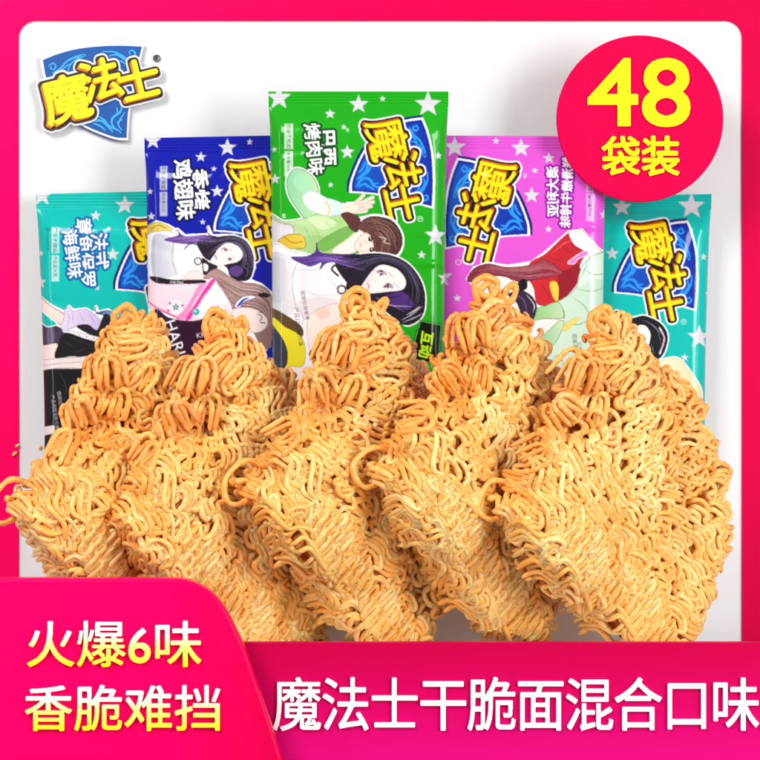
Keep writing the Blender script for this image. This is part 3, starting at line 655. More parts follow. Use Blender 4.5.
    a.stroke(q([(420, 420), (470, 390)]), 0.4, (120, 190, 200)); a.stroke(q([(400, 440), (450, 420)]), 0.4, (226, 140, 150))
    a.shape(q([(376, 344), (440, 322), (496, 308), (516, 372), (440, 376), (368, 384)]), (132, 194, 120), (60, 120, 60), 0.5, color2=(196, 224, 180))
    a.shape(q([(408, 472), (460, 420), (500, 384), (518, 396), (486, 470), (452, 496)]), (140, 198, 134), (60, 120, 60), 0.5, color2=(204, 228, 196))
    a.shape(q([(514, 410), (560, 374), (584, 376), (560, 400), (520, 430)]), (240, 214, 110), (180, 150, 40), 0.3)
    a.shape(q([(458, 228), (484, 220), (496, 250), (490, 304), (470, 280)]), (242, 206, 70), (180, 140, 30), 0.4)
    a.shape(q([(284, 275), (340, 258), (386, 286), (404, 330), (380, 392), (344, 370), (320, 310)]), (56, 36, 62), (26, 14, 30), 0.5)
    a.stroke(q([(310, 275), (350, 300), (366, 370)]), 0.9, (130, 90, 150), taper=True); a.stroke(q([(360, 275), (392, 316), (388, 350)]), 0.8, (240, 236, 240), taper=True)
    a.text('图案参考', 574, 344, 5.2, 86, (50, 60, 50), 0.1); a.text('实物为准', 579, 352, 5.0, 84, (50, 60, 50), 0.1)
    return a

TEAL = (4, 188, 178)
def art_teal_left():
    a = Art(30, 186, 216, 478, TEAL); z1 = T(0, 0, 2.923); z4 = T(0, 180, 2.923)
    for x, y, r in ((123, 572, 32), (365, 600, 30), (282, 632, 17), (323, 672, 9)): (p,) = z1([(x, y)]); a.star(p[0], p[1], r/2.923)
    for x, y, r in ((335, 220, 20), (290, 317, 9), (122, 215, 10), (120, 300, 20)): (p,) = z4([(x, y)]); a.star(p[0], p[1], r/2.923)
    paint_logo(a, (153, 237), (168, 301))
    o = [(2.4, (8, 98, 168))]
    a.text('法式', 101.6, 252, 18.5, 87, WH, 0.36, o); a.text('章鱼保罗', 87.4, 253.5, 17.6, 85, WH, 0.33, o); a.text('海鲜味', 74.4, 254.5, 16.6, 82, WH, 0.3, o)
    strip(a, 53.2, 61, 228, 282, (176, 226, 222), (20, 90, 100), '即食干脆面', '净含量26克')
    a.text('图片仅供参考', 49.8, 240, 3.8, 89, (10, 80, 84))
    q = T(30, 290, 5.85); H = 1.3
    sil = [(20, 20), (65, 40), (130, 92), (212, 130), (240, 98), (262, 120), (340, 112), (392, 142), (398, 98), (412, 132), (470, 118), (535, 165), (700, 300), (700, 1100), (20, 1100)]
    a.stroke(q(sil), H*2, WH, False, True); a.poly(q(sil), WH)
    a.shape(q([(20, 200), (110, 200), (200, 236), (182, 330), (20, 330)]), (66, 56, 78), (30, 24, 36), 0.5); a.shape(q([(110, 222), (150, 230), (150, 310), (110, 316)]), (104, 96, 122))
    a.poly(q([(20, 15), (65, 45), (50, 200), (20, 190)]), TEAL); 
    a.shape(q([(20, 5), (65, 40), (130, 95), (215, 150), (208, 212), (130, 162), (65, 112), (20, 80)]), (246, 224, 214), (130, 56, 60), 0.7)
    a.poly(q([(20, 90), (65, 120), (125, 168), (165, 200), (120, 215), (65, 190), (20, 185)]), TEAL, True)
    a.stroke(q([(66, 112), (125, 162), (170, 200), (110, 216), (66, 186)]), 1.0, WH)
    a.shape(q([(190, 212), (206, 180), (214, 122), (240, 102), (262, 126), (340, 116), (392, 150), (432, 192), (416, 244), (350, 212), (280, 216), (212, 240)]), (232, 220, 244), (130, 110, 160), 0.5, color2=(204, 186, 228))
    for p in ([(225, 125), (240, 170), (228, 220)], [(262, 130), (262, 190)], [(300, 130), (330, 190)], [(350, 130), (400, 210)]): a.stroke(q(p), 0.6, (158, 136, 188), taper=True)
    a.shape(q([(395, 140), (470, 122), (532, 168), (570, 280), (520, 280), (492, 190), (440, 150)]), (70, 96, 150), (30, 40, 80), 0.5, color2=(150, 190, 216)); a.stroke(q([(440, 140), (500, 175), (530, 260)]), 1.0, (190, 220, 236), taper=True)
    a.stroke(q([(398, 102), (392, 122), (410, 138), (440, 138)]), 0.9, (40, 50, 80))
    a.shape(q([(285, 216), (350, 205), (404, 236), (450, 142), (506, 200), (470, 290), (380, 270)]), (30, 30, 36), (8, 8, 12), 0.4)
    a.shape(q([(470, 250), (500, 230), (510, 270), (470, 300)]), (246, 222, 224))
    a.shape(q([(206, 236), (330, 256), (466, 296), (462, 328), (330, 292), (226, 258)]), (238, 234, 244), (120, 110, 130), 0.4)
    for k in range(4): a.dot(*q([(300+k*42, 264+k*10)])[0], 0.6, 0.6, (60, 60, 70))
    a.shape(q([(20, 330), (100, 322), (172, 318), (162, 396), (100, 412), (20, 424)]), (248, 226, 220), (150, 90, 90), 0.4)
    a.shape(q([(158, 396), (176, 320), (196, 270), (230, 252), (330, 286), (462, 326), (450, 366), (380, 394), (260, 388)]), (26, 26, 31), (6, 6, 8), 0.4)
    for p in ([(230, 270), (300, 300), (380, 330)], [(210, 300), (270, 340)], [(260, 370), (350, 340)]): a.stroke(q(p), 0.6, (66, 66, 76), taper=True)
    a.shape(q([(20, 424), (160, 402), (300, 392), (380, 392), (400, 462), (300, 458), (170, 458), (20, 474)]), (244, 230, 228), (140, 110, 110), 0.5); a.stroke(q([(70, 446), (200, 428), (380, 420)]), 1.4, (216, 196, 200))
    a.poly(q([(20, 474), (170, 460), (420, 462), (700, 470), (700, 1100), (20, 1100)]), (20, 20, 25))
    a.stroke(q([(180, 480), (220, 560), (210, 660)]), 0.9, (60, 60, 70), taper=True)
    a.text('产品类型油炸方便面', 57, 414, 4.3, 82, (176, 176, 184)); a.text('图案仅供参考', 62.5, 404, 4.3, 82, (176, 176, 184))
    a.poly([(36, 428), (56, 425), (57, 433), (36, 437)], (238, 226, 224))
    return a

def art_teal_right():
    a = Art(530, 186, 718, 478, TEAL); z3 = T(440, 0, 2.375); z6 = T(440, 190, 2.375); q = T(600, 190, 3.04)
    for x, y, r in ((432, 492, 24), (597, 490, 33)): (p,) = z3([(x, y)]); a.star(p[0], p[1], r/2.375)
    for x, y, r in ((405, 153, 16), (623, 160, 9), (612, 350, 30), (577, 398, 10), (640, 248, 14), (645, 448, 14), (636, 590, 12)): (p,) = z6([(x, y)]); a.star(p[0], p[1], r/2.375)
    paint_logo(a, (649, 241), (662.5, 305))
    a.stroke(arc(682, 322, 2.4, 0, 350), 0.5, (215, 240, 238)); a.text('R', 682, 322, 3.6, 90, (215, 240, 238))
    H = 1.5
    hair = [(40, 372), (90, 390), (130, 384), (180, 408), (200, 450), (180, 508), (130, 520), (60, 470)]
    bl = [(160, 545), (180, 520), (232, 513), (272, 558), (304, 612), (296, 664), (262, 694), (180, 640)]
    bot = [(120, 690), (250, 712), (345, 735), (345, 900), (60, 900)]
    for b in (hair, bl): a.stroke(q(b), H*2, WH, True, True); a.poly(q(b), WH, True)
    a.stroke(q(bot), H*2, WH, False, True)
    a.shape(q(hair), (26, 26, 32), (8, 8, 12), 0.5)
    a.shape(q([(108, 418), (132, 414), (148, 440), (138, 480), (112, 470)]), (252, 240, 236)); a.stroke(q([(120, 440), (132, 448)]), 0.7, (40, 30, 40))
    for p in ([(120, 395), (165, 420), (180, 470)], [(140, 400), (184, 440)], [(150, 470), (160, 500)]): a.stroke(q(p), 0.8, (116, 116, 132), taper=True)
    a.stroke(q([(176, 420), (190, 455), (176, 498)]), 1.4, (244, 240, 246)); a.stroke(q([(182, 430), (190, 460), (180, 490)]), 0.6, (190, 60, 110))
    a.shape(q(bl), (252, 240, 212), (206, 170, 120), 0.5, color2=(240, 216, 166))
    for k in range(9): a.stroke(q([(180+k*8, 530+k*4), (225+k*8, 565+k*9), (246+k*5, 640+k*4)]), 0.5, (206, 164, 104) if k % 2 else (255, 250, 236), taper=True)
    a.poly(q(bot), (22, 70, 158)); a.stroke(q([(150, 715), (240, 735), (340, 760)]), 1.2, (120, 170, 220))
    return a

# ------------------------------------------------------------------ snack packs
FILM = attr_mat('printed_film', 0.35, 0.6, 0.04)
def film_bump(m):
    nt = m.node_tree; b = nt.nodes['Principled BSDF']
    tc = nt.nodes.new('ShaderNodeTexCoord'); n = nt.nodes.new('ShaderNodeTexNoise'); n.inputs['Scale'].default_value = 55; n.inputs['Detail'].default_value = 2; n.inputs['Distortion'].default_value = 0.6
    nt.links.new(tc.outputs['Object'], n.inputs['Vector'])
    bp = nt.nodes.new('ShaderNodeBump'); bp.inputs['Strength'].default_value = 0.25; bp.inputs['Distance'].default_value = 0.0012
    nt.links.new(n.outputs[0], bp.inputs['Height']); nt.links.new(bp.outputs[0], b.inputs['Normal']); nt.links.new(bp.outputs[0], b.inputs['Coat Normal'])
film_bump(FILM)
BACKF = principled('pack_back_film', (205, 205, 210), 0.35, 0.5, 0.4)
STEP = 0.7
def make_pack(name, art, corners, depth, puff, label, seed):
    """corners TL TR BR BL in photograph pixels; the pack is a pillow with flat crimped seals at both ends"""
    TL, TR, BR, BL = [np.array(c, float) for c in corners]
    rng = np.random.RandomState(seed)
    H = (BL-TL)[1]; Wd = (TR-TL)[0]; nu = int(Wd/STEP)+1; nv = int(H/STEP)+1
    u = np.linspace(0, 1, nu); t = np.linspace(0, 1, nv); U, V = np.meshgrid(u, t)
    px = (TL[0]*(1-U)+TR[0]*U)*(1-V)+(BL[0]*(1-U)+BR[0]*U)*V
    py = (TL[1]*(1-U)+TR[1]*U)*(1-V)+(BL[1]*(1-U)+BR[1]*U)*V
    seal = 15.0/H; vv = np.clip((V-seal)/(1-2*seal), 0, 1)
    inseal = (V < seal) | (V > 1-seal)
    # the puffed middle draws the long sides in a little
    px += (0.5-U)*2*2.2*np.sin(np.pi*vv)**0.5
    ends = np.clip(np.minimum(vv, 1-vv)*H/34.0, 0, 1); ends = np.sin(ends*np.pi/2)
    sidew = np.clip(np.minimum(U, 1-U)*Wd/17.0, 0, 1); side = np.sqrt(1-(1-sidew)**2)
    h = puff*side*ends*(0.72+0.28*np.sin(np.pi*U))
    cre = np.zeros_like(h)
    for k in range(24):      # soft creases fanning from the seals and the long sides
        cx, cy = rng.uniform(0, 1)*Wd, (0 if k % 2 == 0 else H)+0.0
        if k % 4 == 3: cx, cy = (0 if rng.rand() < .5 else Wd), rng.uniform(0.1, 0.9)*H
        ang = rng.uniform(-0.5, 0.5)+(math.pi/2 if k % 4 != 3 else 0); dx, dy = math.cos(ang), math.sin(ang)
        X, Y = U*Wd-cx, V*H-cy; al = np.abs(X*dx+Y*dy); ac = -X*dy+Y*dx
        cre += rng.uniform(0.6, 1.7)*rng.choice((-1, 1))*np.exp(-(ac/rng.uniform(2.5, 6))**2)*np.exp(-(al/rng.uniform(28, 60))**2)
    h = h+cre*np.clip(side*ends, 0, 1)
    rib = 0.45*np.sin(py/2.6*2*np.pi/1.15)*inseal*np.clip(np.minimum(V, 1-V)*H/1.5, 0, 1)
    f = fac(depth); Xw = (px-380)*f; Zw = (380-py)*f+ZO
    Yf = (depth-h-0.5-rib)*S; Yb = (depth+h*0.15+0.5-rib)*S
    # ink per vertex from the painted sheet
    img = art.sample(); ss = art.ss
    def smp(ix, iy): return img[np.clip(iy, 0, art.H-1), np.clip(ix, 0, art.W-1)]
    col = np.zeros((nv, nu, 3)); cnt = 0
    for ox in (-1.0, 0.0, 1.0):
        for oy in (-1.0, 0.0, 1.0):
            col += smp(np.floor((px-art.x0)*ss+ox).astype(int), np.floor((py-art.y0)*ss+oy).astype(int)); cnt += 1
    col /= cnt
    def grid(Y, flip, step=1):
        X_, Y_, Z_ = Xw[::step, ::step], Y[::step, ::step], Zw[::step, ::step]
        r, c = X_.shape; v = np.stack([X_, Y_, Z_], -1).reshape(-1, 3); idx = np.arange(r*c).reshape(r, c)
        q = np.stack([idx[:-1, :-1], idx[1:, :-1], idx[1:, 1:], idx[:-1, 1:]], -1).reshape(-1, 4)
        return v, (q[:, ::-1] if flip else q), idx
    base = thing(name, at((BL[0]+BR[0])/2, BL[1], depth), label, 'snack pack', 'flat printed snack packs standing behind the noodles')
    v, q, idx = grid(Yf, False)
    me = bpy.data.meshes.new('front_film'); mesh_np(me, v, q)
    ca = me.color_attributes.new('ink', 'FLOAT_COLOR', 'POINT'); ca.data.foreach_set('color', np.concatenate([col.reshape(-1, 3), np.ones((nu*nv, 1))], 1).astype(np.float32).ravel())
    link('front_film', me, FILM, base)
    v2, q2, idx2 = grid(Yb, True)
    # rim closing front and back film
    loop = np.concatenate([idx[0, :], idx[1:, -1], idx[-1, -2::-1], idx[-2:0:-1, 0]])
    n = len(v2); vr = np.concatenate([v2, v[loop]]); lp2 = loop; k = np.arange(len(loop)); k2 = np.roll(k, -1)
    rim = np.stack([lp2[k], lp2[k2], n+k2, n+k], -1)
    me2 = bpy.data.meshes.new('back_film'); mesh_np(me2, vr, np.concatenate([q2[::1], rim]))
    link('back_film', me2, BACKF, base)
    return base
def mesh_np(me, v, q):
    k = q.shape[1]
    me.vertices.add(len(v)); me.vertices.foreach_set('co', np.ascontiguousarray(v, dtype=np.float32).ravel())
    me.loops.add(len(q)*k); me.loops.foreach_set('vertex_index', np.ascontiguousarray(q, dtype=np.int32).ravel())
    me.polygons.add(len(q)); me.polygons.foreach_set('loop_start', np.arange(len(q), dtype=np.int32)*k)
    me.polygons.foreach_set('use_smooth', np.ones(len(q), dtype=bool))
    me.update(calc_edges=True); me.validate()

make_pack('snack_pack', art_teal_left(), [(36, 194), (214, 190), (212, 474), (44.5, 474)], 118, 19, 'teal snack pack with a black skirt printed on it, half behind the blue pack', 12)
make_pack('snack_pack', art_teal_right(), [(534, 198), (711.5, 194), (705, 474), (538, 474)], 118, 19, 'teal snack pack without a flavour name, showing blond hair, rightmost in the row', 2)
make_pack('snack_pack', art_blue(), [(144.5, 138), (324, 134.5), (322, 452), (147, 452)], 86, 19, 'dark blue snack pack with white flavour characters, between the left teal and green packs', 3)
make_pack('snack_pack', art_pink(), [(430, 135.5), (607, 136.5), (604, 452), (432, 452)], 86, 19, 'orchid pink snack pack with mirrored print, partly hidden under the round badge', 4)
make_pack('snack_pack', art_green(), [(268.5, 91.5), (448.5, 91.5), (445.5, 424), (271, 424)], 56, 20, 'bright green snack pack, tallest of the row and in its middle', 5)

# ------------------------------------------------------------------ fried noodle cakes
def noodle_material():
    m = principled('fried_noodle', (240, 190, 110), 0.32, 0.5)
    nt = m.node_tree; b = nt.nodes['Principled BSDF']
    a = nt.nodes.new('ShaderNodeAttribute'); a.attribute_name = 'ink'
    tc = nt.nodes.new('ShaderNodeTexCoord')
    n = nt.nodes.new('ShaderNodeTexNoise'); n.inputs['Scale'].default_value = 240; n.inputs['Detail'].default_value = 3
    nt.links.new(tc.outputs['Object'], n.inputs['Vector'])
    r = nt.nodes.new('ShaderNodeValToRGB'); r.color_ramp.elements[0].position = 0.3; r.color_ramp.elements[0].color = (0.92, 0.86, 0.78, 1)
    r.color_ramp.elements[1].position = 0.6; r.color_ramp.elements[1].color = (1, 1, 1, 1)
    nt.links.new(n.outputs[0], r.inputs[0])
    mx = nt.nodes.new('ShaderNodeMix'); mx.data_type = 'RGBA'; mx.blend_type = 'MULTIPLY'; mx.inputs[0].default_value = 1
    nt.links.new(a.outputs['Color'], mx.inputs[6]); nt.links.new(r.outputs[0], mx.inputs[7]); nt.links.new(mx.outputs[2], b.inputs['Base Color'])
    n2 = nt.nodes.new('ShaderNodeTexNoise'); n2.inputs['Scale'].default_value = 520; n2.inputs['Detail'].default_value = 2
    nt.links.new(tc.outputs['Object'], n2.inputs['Vector'])
    bp = nt.nodes.new('ShaderNodeBump'); bp.inputs['Strength'].default_value = 0.4; bp.inputs['Distance'].default_value = 0.0006
    nt.links.new(n2.outputs[0], bp.inputs['Height']); nt.links.new(bp.outputs[0], b.inputs['Normal'])
    b.inputs['Subsurface Weight'].default_value = 0.4; b.inputs['Subsurface Radius'].default_value = (1.0, 0.45, 0.15); b.inputs['Subsurface Scale'].default_value = 0.0022
    return m
NOOD = noodle_material()
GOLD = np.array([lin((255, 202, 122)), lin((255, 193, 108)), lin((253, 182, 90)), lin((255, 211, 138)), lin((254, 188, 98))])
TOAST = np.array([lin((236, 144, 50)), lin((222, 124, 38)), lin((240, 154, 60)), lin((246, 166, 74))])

OUT = crom([(-12, 2), (-4, -6), (8, 0), (24, 0), (32, 14), (48, 36), (61, 60), (72, 90), (81, 126), (83, 164), (78, 196), (67, 224), (58, 250), (46, 278), (34, 296), (2, 304), (-30, 298), (-50, 282), (-74, 256), (-91, 236), (-98, 218), (-112, 200), (-116, 184), (-104, 172), (-94, 148), (-72, 126), (-58, 98), (-48, 70), (-32, 44), (-18, 22)], 4)
GX0, GY0, GX1, GY1 = -150, -30, 120, 350
_P = np.array(OUT); _Q = np.roll(_P, -1, 0)
_gx, _gy = np.meshgrid(np.arange(GX0, GX1+1), np.arange(GY0, GY1+1))
_d = np.full(_gx.shape, 1e9); _in = np.zeros(_gx.shape, bool)
for (x1, y1), (x2, y2) in zip(_P, _Q):
    dx, dy = x2-x1, y2-y1; tt = np.clip(((_gx-x1)*dx+(_gy-y1)*dy)/(dx*dx+dy*dy+1e-9), 0, 1)
    _d = np.minimum(_d, np.hypot(_gx-x1-tt*dx, _gy-y1-tt*dy))
    if y1 != y2: _in ^= ((y1 > _gy) != (y2 > _gy)) & (_gx < (x2-x1)*(_gy-y1)/(y2-y1)+x1)
DF = np.where(_in, _d, -_d)
def df(x, y):
    ix = np.clip(np.asarray(x)-GX0, 0, GX1-GX0-1.001); iy = np.clip(np.asarray(y)-GY0, 0, GY1-GY0-1.001)
    i, j = ix.astype(int), iy.astype(int); fx, fy = ix-i, iy-j
    return (DF[j, i]*(1-fx)+DF[j, i+1]*fx)*(1-fy)+(DF[j+1, i]*(1-fx)+DF[j+1, i+1]*fx)*fy
SLOPE, PUFF, PR = 0.40, 25.0, 34.0
def lift(x, y, inset=0.0):
    k = np.clip((df(x, y)-inset)/PR, 0, 1); return (PUFF-inset)*np.sqrt(np.maximum(1-(1-k)**2, 0))+bulge(x, y)*np.clip(k*1.6, 0, 1)
def bulge(x, y):
    # the lower left of a cake swells towards the front as a second, rounder fold
    r = ((np.asarray(x)+50)/66.0)**2+((np.asarray(y)-204)/84.0)**2
    x_, y_ = np.asarray(x), np.asarray(y); pit = 0.0      # hollows between the peak and that fold, and beside the curl
    for cx, cy, rx, ry, dp in ((-34, 112, 34, 15, 26), (-84, 176, 20, 14, 22), (-18, 84, 16, 12, 14), (-92, 236, 14, 14, 16)):
        pit = pit+dp*np.exp(-((x_-cx)/rx)**2-((y_-cy)/ry)**2)
    return 38.0*np.sqrt(np.clip(1-r, 0, 1))-pit
def tube(C, r, sides=7):
    n = len(C); t = np.gradient(C, axis=0); t /= np.linalg.norm(t, axis=1)[:, None]+1e-9
    up = np.array((0.3, 0.2, 1.0)); a = np.cross(t[0], up); a /= np.linalg.norm(a); N = [a]
    for i in range(1, n):
        a = N[-1]-t[i]*(N[-1]@t[i]); a /= np.linalg.norm(a)+1e-9; N.append(a)
    N = np.array(N); Bv = np.cross(t, N); th = np.arange(sides)*2*np.pi/sides
    rr = r*(1+0.10*np.sin(np.arange(n)*0.33+n)+0.07*np.sin(np.arange(n)*0.91+2*n)); rr[0] *= 0.45; rr[-1] *= 0.45; rr[1] *= 0.85; rr[-2] *= 0.85
    v = C[:, None]+rr[:, None, None]*(N[:, None]*np.cos(th)[None, :, None]+Bv[:, None]*np.sin(th)[None, :, None])
    idx = np.arange(n*sides).reshape(n, sides); nx = np.roll(idx, -1, 1)
    q = np.stack([idx[:-1], nx[:-1], nx[1:], idx[1:]], -1).reshape(-1, 4)
    v = v.reshape(-1, 3); k = len(v)
    v = np.vstack([v, C[0]-t[0]*rr[0]*0.6, C[-1]+t[-1]*rr[-1]*0.6])
    c0 = np.stack([nx[0], idx[0], np.full(sides, k), np.full(sides, k)], -1); c1 = np.stack([idx[-1], nx[-1], np.full(sides, k+1), np.full(sides, k+1)], -1)
    return v, q, np.concatenate([c0[:, :3], c1[:, :3]])
class Bundle:
    def __init__(s): s.v, s.q, s.t, s.c, s.n = [], [], [], [], 0
    def add(s, C, r, color, sides=7):
        v, q, t = tube(np.asarray(C, float), r, sides); s.v.append(v); s.q.append(q+s.n); s.t.append(t+s.n); s.n += len(v)
        s.c.append(np.tile(color, (len(v), 1)))
    def surf(s, v, q, color): s.v.append(v); s.q.append(q+s.n); s.n += len(v); s.c.append(np.tile(color, (len(v), 1)))
    def mesh(s, name):
        V = np.vstack(s.v)*S; V = np.stack([V[:, 0], V[:, 2], -V[:, 1]], 1)     # px (x, y down, depth) -> local metres
        me = bpy.data.meshes.new(name); Q = np.vstack(s.q); Tt = np.vstack(s.t) if s.t else np.zeros((0, 3), int)
        me.vertices.add(len(V)); me.vertices.foreach_set('co', V.astype(np.float32).ravel())
        li = np.concatenate([Q.ravel(), Tt.ravel()]).astype(np.int32); me.loops.add(len(li)); me.loops.foreach_set('vertex_index', li)
        ls = np.concatenate([np.arange(len(Q))*4, len(Q)*4+np.arange(len(Tt))*3]).astype(np.int32)
        me.polygons.add(len(ls)); me.polygons.foreach_set('loop_start', ls); me.polygons.foreach_set('use_smooth', np.ones(len(ls), bool))
        me.update(calc_edges=True); me.validate()
        C = np.vstack(s.c); ca = me.color_attributes.new('ink', 'FLOAT_COLOR', 'POINT'); ca.data.foreach_set('color', np.concatenate([C, np.ones((len(C), 1))], 1).astype(np.float32).ravel())
        me.materials.append(NOOD); return me
def cake_meshes(seed):
    rng = np.random.RandomState(seed); ph = rng.uniform(0, 6.28, 8)
    def ang(x, y):
        n = 0.6*math.sin(x*0.045+ph[0]+1.2*math.sin(y*0.027+ph[1]))+0.5*math.sin(y*0.05+ph[2]+x*0.024)+0.35*math.sin((x+y)*0.1+ph[3])
        a = 1.12+n*0.95
        if x < -25 and y > 175: a -= 0.75*min(1, (-25-x)/40)*min(1, (y-175)/30)
        return a
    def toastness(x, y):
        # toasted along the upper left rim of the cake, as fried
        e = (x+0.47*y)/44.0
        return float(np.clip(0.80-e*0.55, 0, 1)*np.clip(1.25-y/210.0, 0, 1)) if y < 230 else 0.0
    def path(x, y, length, a0, wob):
        pts = [(x, y)]; a_off = a0; st = 2.0
        for k in range(int(length/st)):
            a = ang(x, y)+a_off+wob*math.sin(k*st*0.06+a0*7)
            x += st*math.cos(a); y += st*math.sin(a)
            if df(x, y) < 4: break
            pts.append((x, y))
        return np.array(pts)
    def wavy(pts, A, lam, rad, depth0, swell, phase, skew, side=0.0, loop=0.11):
        seg = np.hypot(*np.diff(pts, axis=0).T); s = np.concatenate([[0], np.cumsum(seg)]); Ln = s[-1]
        m = max(8, int(Ln/lam*(4*A/lam+1.6)*lam/1.9)); t = np.linspace(0, Ln, m)
        jit = 1+0.22*np.sin(t*0.11+phase*3)
        f = 2*np.pi*t/lam+0.6*np.sin(t*0.13+phase)+phase
        bx, by = np.interp(t, s, pts[:, 0]), np.interp(t, s, pts[:, 1])
        tx, ty = np.gradient(bx), np.gradient(by); l = np.hypot(tx, ty)+1e-9; tx /= l; ty /= l
        sn = np.sin(f); off = A*jit*sn+side; al = skew*A*sn-loop*lam*np.sin(2*f)
        x = bx-ty*off+tx*al; y = by+tx*off+ty*al
        z = SLOPE*x-lift(x, y)+depth0-swell*np.cos(f+0.8)+1.2*np.sin(t*0.09+phase*2)+9*np.exp(-(t/4.5)**2)+9*np.exp(-((Ln-t)/4.5)**2)   # ends tuck under
        return np.stack([x, y, z], 1)
    main, edge = Bundle(), Bundle()
    # solid heart of the cake
    st = 3; xs = np.arange(GX0, GX1, st); ys = np.arange(GY0, GY1, st); X, Y = np.meshgrid(xs, ys); Hh = lift(X, Y, 13.0); ok = df(X, Y) > 13.0
    idx = -np.ones(X.shape, int); idx[ok] = np.arange(ok.sum())
    cells = [(j, i) for j in range(X.shape[0]-1) for i in range(X.shape[1]-1) if ok[j, i] and ok[j+1, i] and ok[j, i+1] and ok[j+1, i+1]]
    q = np.array([[idx[j, i], idx[j+1, i], idx[j+1, i+1], idx[j, i+1]] for j, i in cells])
    for sg in (-1, 1):
        v = np.stack([X[ok], Y[ok], SLOPE*X[ok]+(-Hh[ok] if sg < 0 else Hh[ok]-bulge(X[ok], Y[ok]))], 1); main.surf(v, q if sg < 0 else q[:, ::-1], lin((236, 152, 58)))
    inside = [(x, y) for x in range(GX0, GX1, 3) for y in range(GY0, GY1, 3) if df(x, y) > 5]
    # folded strands lie side by side in lanes that follow the flow of the cake
    def flow(x, y):
        n = 0.5*math.sin(x*0.028+ph[4]+0.9*math.sin(y*0.018+ph[5]))+0.45*math.sin(y*0.030+ph[6]+x*0.012)
        return 1.05+n*0.62
    def lane(off, x0, y0):
        x0 += off*math.sin(1.1); y0 -= off*math.cos(1.1); res = []
        for sg in (-1, 1):
            x, y = x0, y0; pts = []
            for k in range(130):
                a = flow(x, y); x += sg*2*math.cos(a); y += sg*2*math.sin(a)
                if x < GX0+4 or x > GX1-4 or y < GY0+4 or y > GY1-4: break
                pts.append((x, y))
            res.append(pts)
        return np.array(res[0][::-1]+[(x0, y0)]+res[1])
    for layer, (dep, step, sh) in enumerate(((7.5, 12.0, 0.0),)):
        for off in np.arange(-160, 165, step):
            P = lane(off+sh+rng.uniform(-2.5, 2.5), -10, 160); i = rng.randint(0, 14)
            while i < len(P)-8:
                n = rng.randint(30, 95); seg = P[i:i+n]; i += n+(rng.randint(0, 3) if layer == 0 else rng.randint(0, 9))
                good = df(seg[:, 0], seg[:, 1]) > 5
                if good.sum() < 8: continue
                j = np.nonzero(good)[0]; seg = seg[j[0]:j[-1]+1]
                good = df(seg[:, 0], seg[:, 1]) > 3
                if not good.all(): seg = seg[:np.argmin(good)] if np.argmin(good) > 8 else seg
                if len(seg) < 9: continue
                mx, my = seg.mean(0); T_ = toastness(mx, my)
                if layer == 1 and T_ > 0.55 and rng.rand() < 0.5: continue
                k = float(np.clip(T_*1.1+rng.uniform(-0.15, 0.12), 0, 1))
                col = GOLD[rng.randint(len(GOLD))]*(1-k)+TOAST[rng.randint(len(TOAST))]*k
                C = wavy(seg, rng.uniform(6.0, 8.2)*(1.2 if my > 150 else 1), rng.uniform(10.0, 13.0)*(1.35 if my > 150 else 1), 2.8, dep+rng.uniform(-1.8, 1.8), rng.uniform(1.4, 2.6), rng.uniform(0, 6.28), rng.choice((-1, 1))*rng.uniform(0.5, 1.1))
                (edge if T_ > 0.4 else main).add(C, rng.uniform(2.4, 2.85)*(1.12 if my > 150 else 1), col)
    # on top, bundles of nested waves: strands that were pressed together and curl in step
    off = -165.0
    while off < 170:
        m = rng.randint(3, 6); pitch = rng.uniform(4.9, 5.8); wdt = m*pitch; P = lane(off+wdt/2, -10, 160); off += wdt*0.92+1; i = rng.randint(0, 20)
        while i < len(P)-8:
            n = rng.randint(34, 90); seg = P[i:i+n]; i += n-rng.randint(0, 5)
            good = df(seg[:, 0], seg[:, 1]) > 6
            if good.sum() < 10: continue
            j = np.nonzero(good)[0]; seg = seg[j[0]:j[-1]+1]
            if len(seg) < 11: continue
            c0 = seg.mean(0); ra = rng.normal(0, 0.16); seg = (seg-c0)@np.array([[math.cos(ra), math.sin(ra)], [-math.sin(ra), math.cos(ra)]])+c0
            T_ = toastness(*c0); A = rng.uniform(4.5, 8.0); lam = rng.uniform(19, 32)*(1.2 if c0[1] > 150 else 1); ph0 = rng.uniform(0, 6.28); sk = rng.uniform(-0.5, 0.5); dp = rng.uniform(-3.5, -0.5)
            lean = rng.uniform(-0.6, 0.6)
            for k_ in range(m):
                t0, t1 = rng.randint(0, 4), rng.randint(0, 4); sg_ = seg[t0:len(seg)-t1]
                if len(sg_) < 7: continue
                sd = (k_-(m-1)/2)*pitch
                C = wavy(sg_, A*rng.uniform(0.85, 1.15), lam, 2.7, dp+lean*k_+rng.uniform(-0.5, 0.5), rng.uniform(0.3, 1.2), ph0+rng.uniform(0.05, 0.3)*k_, sk, sd, rng.uniform(0.04, 0.15))
                inn = df(C[:, 0], C[:, 1]) > -3
                if not inn.all():
                    jj = np.nonzero(inn)[0]
                    if len(jj) < 12: continue
                    C = C[jj[0]:jj[-1]+1]
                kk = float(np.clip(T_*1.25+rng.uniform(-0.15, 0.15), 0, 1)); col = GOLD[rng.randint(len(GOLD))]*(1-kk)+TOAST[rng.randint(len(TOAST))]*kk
                (edge if T_ > 0.4 else main).add(C, rng.uniform(2.5, 2.95)*(1.1 if c0[1] > 150 else 1), col)
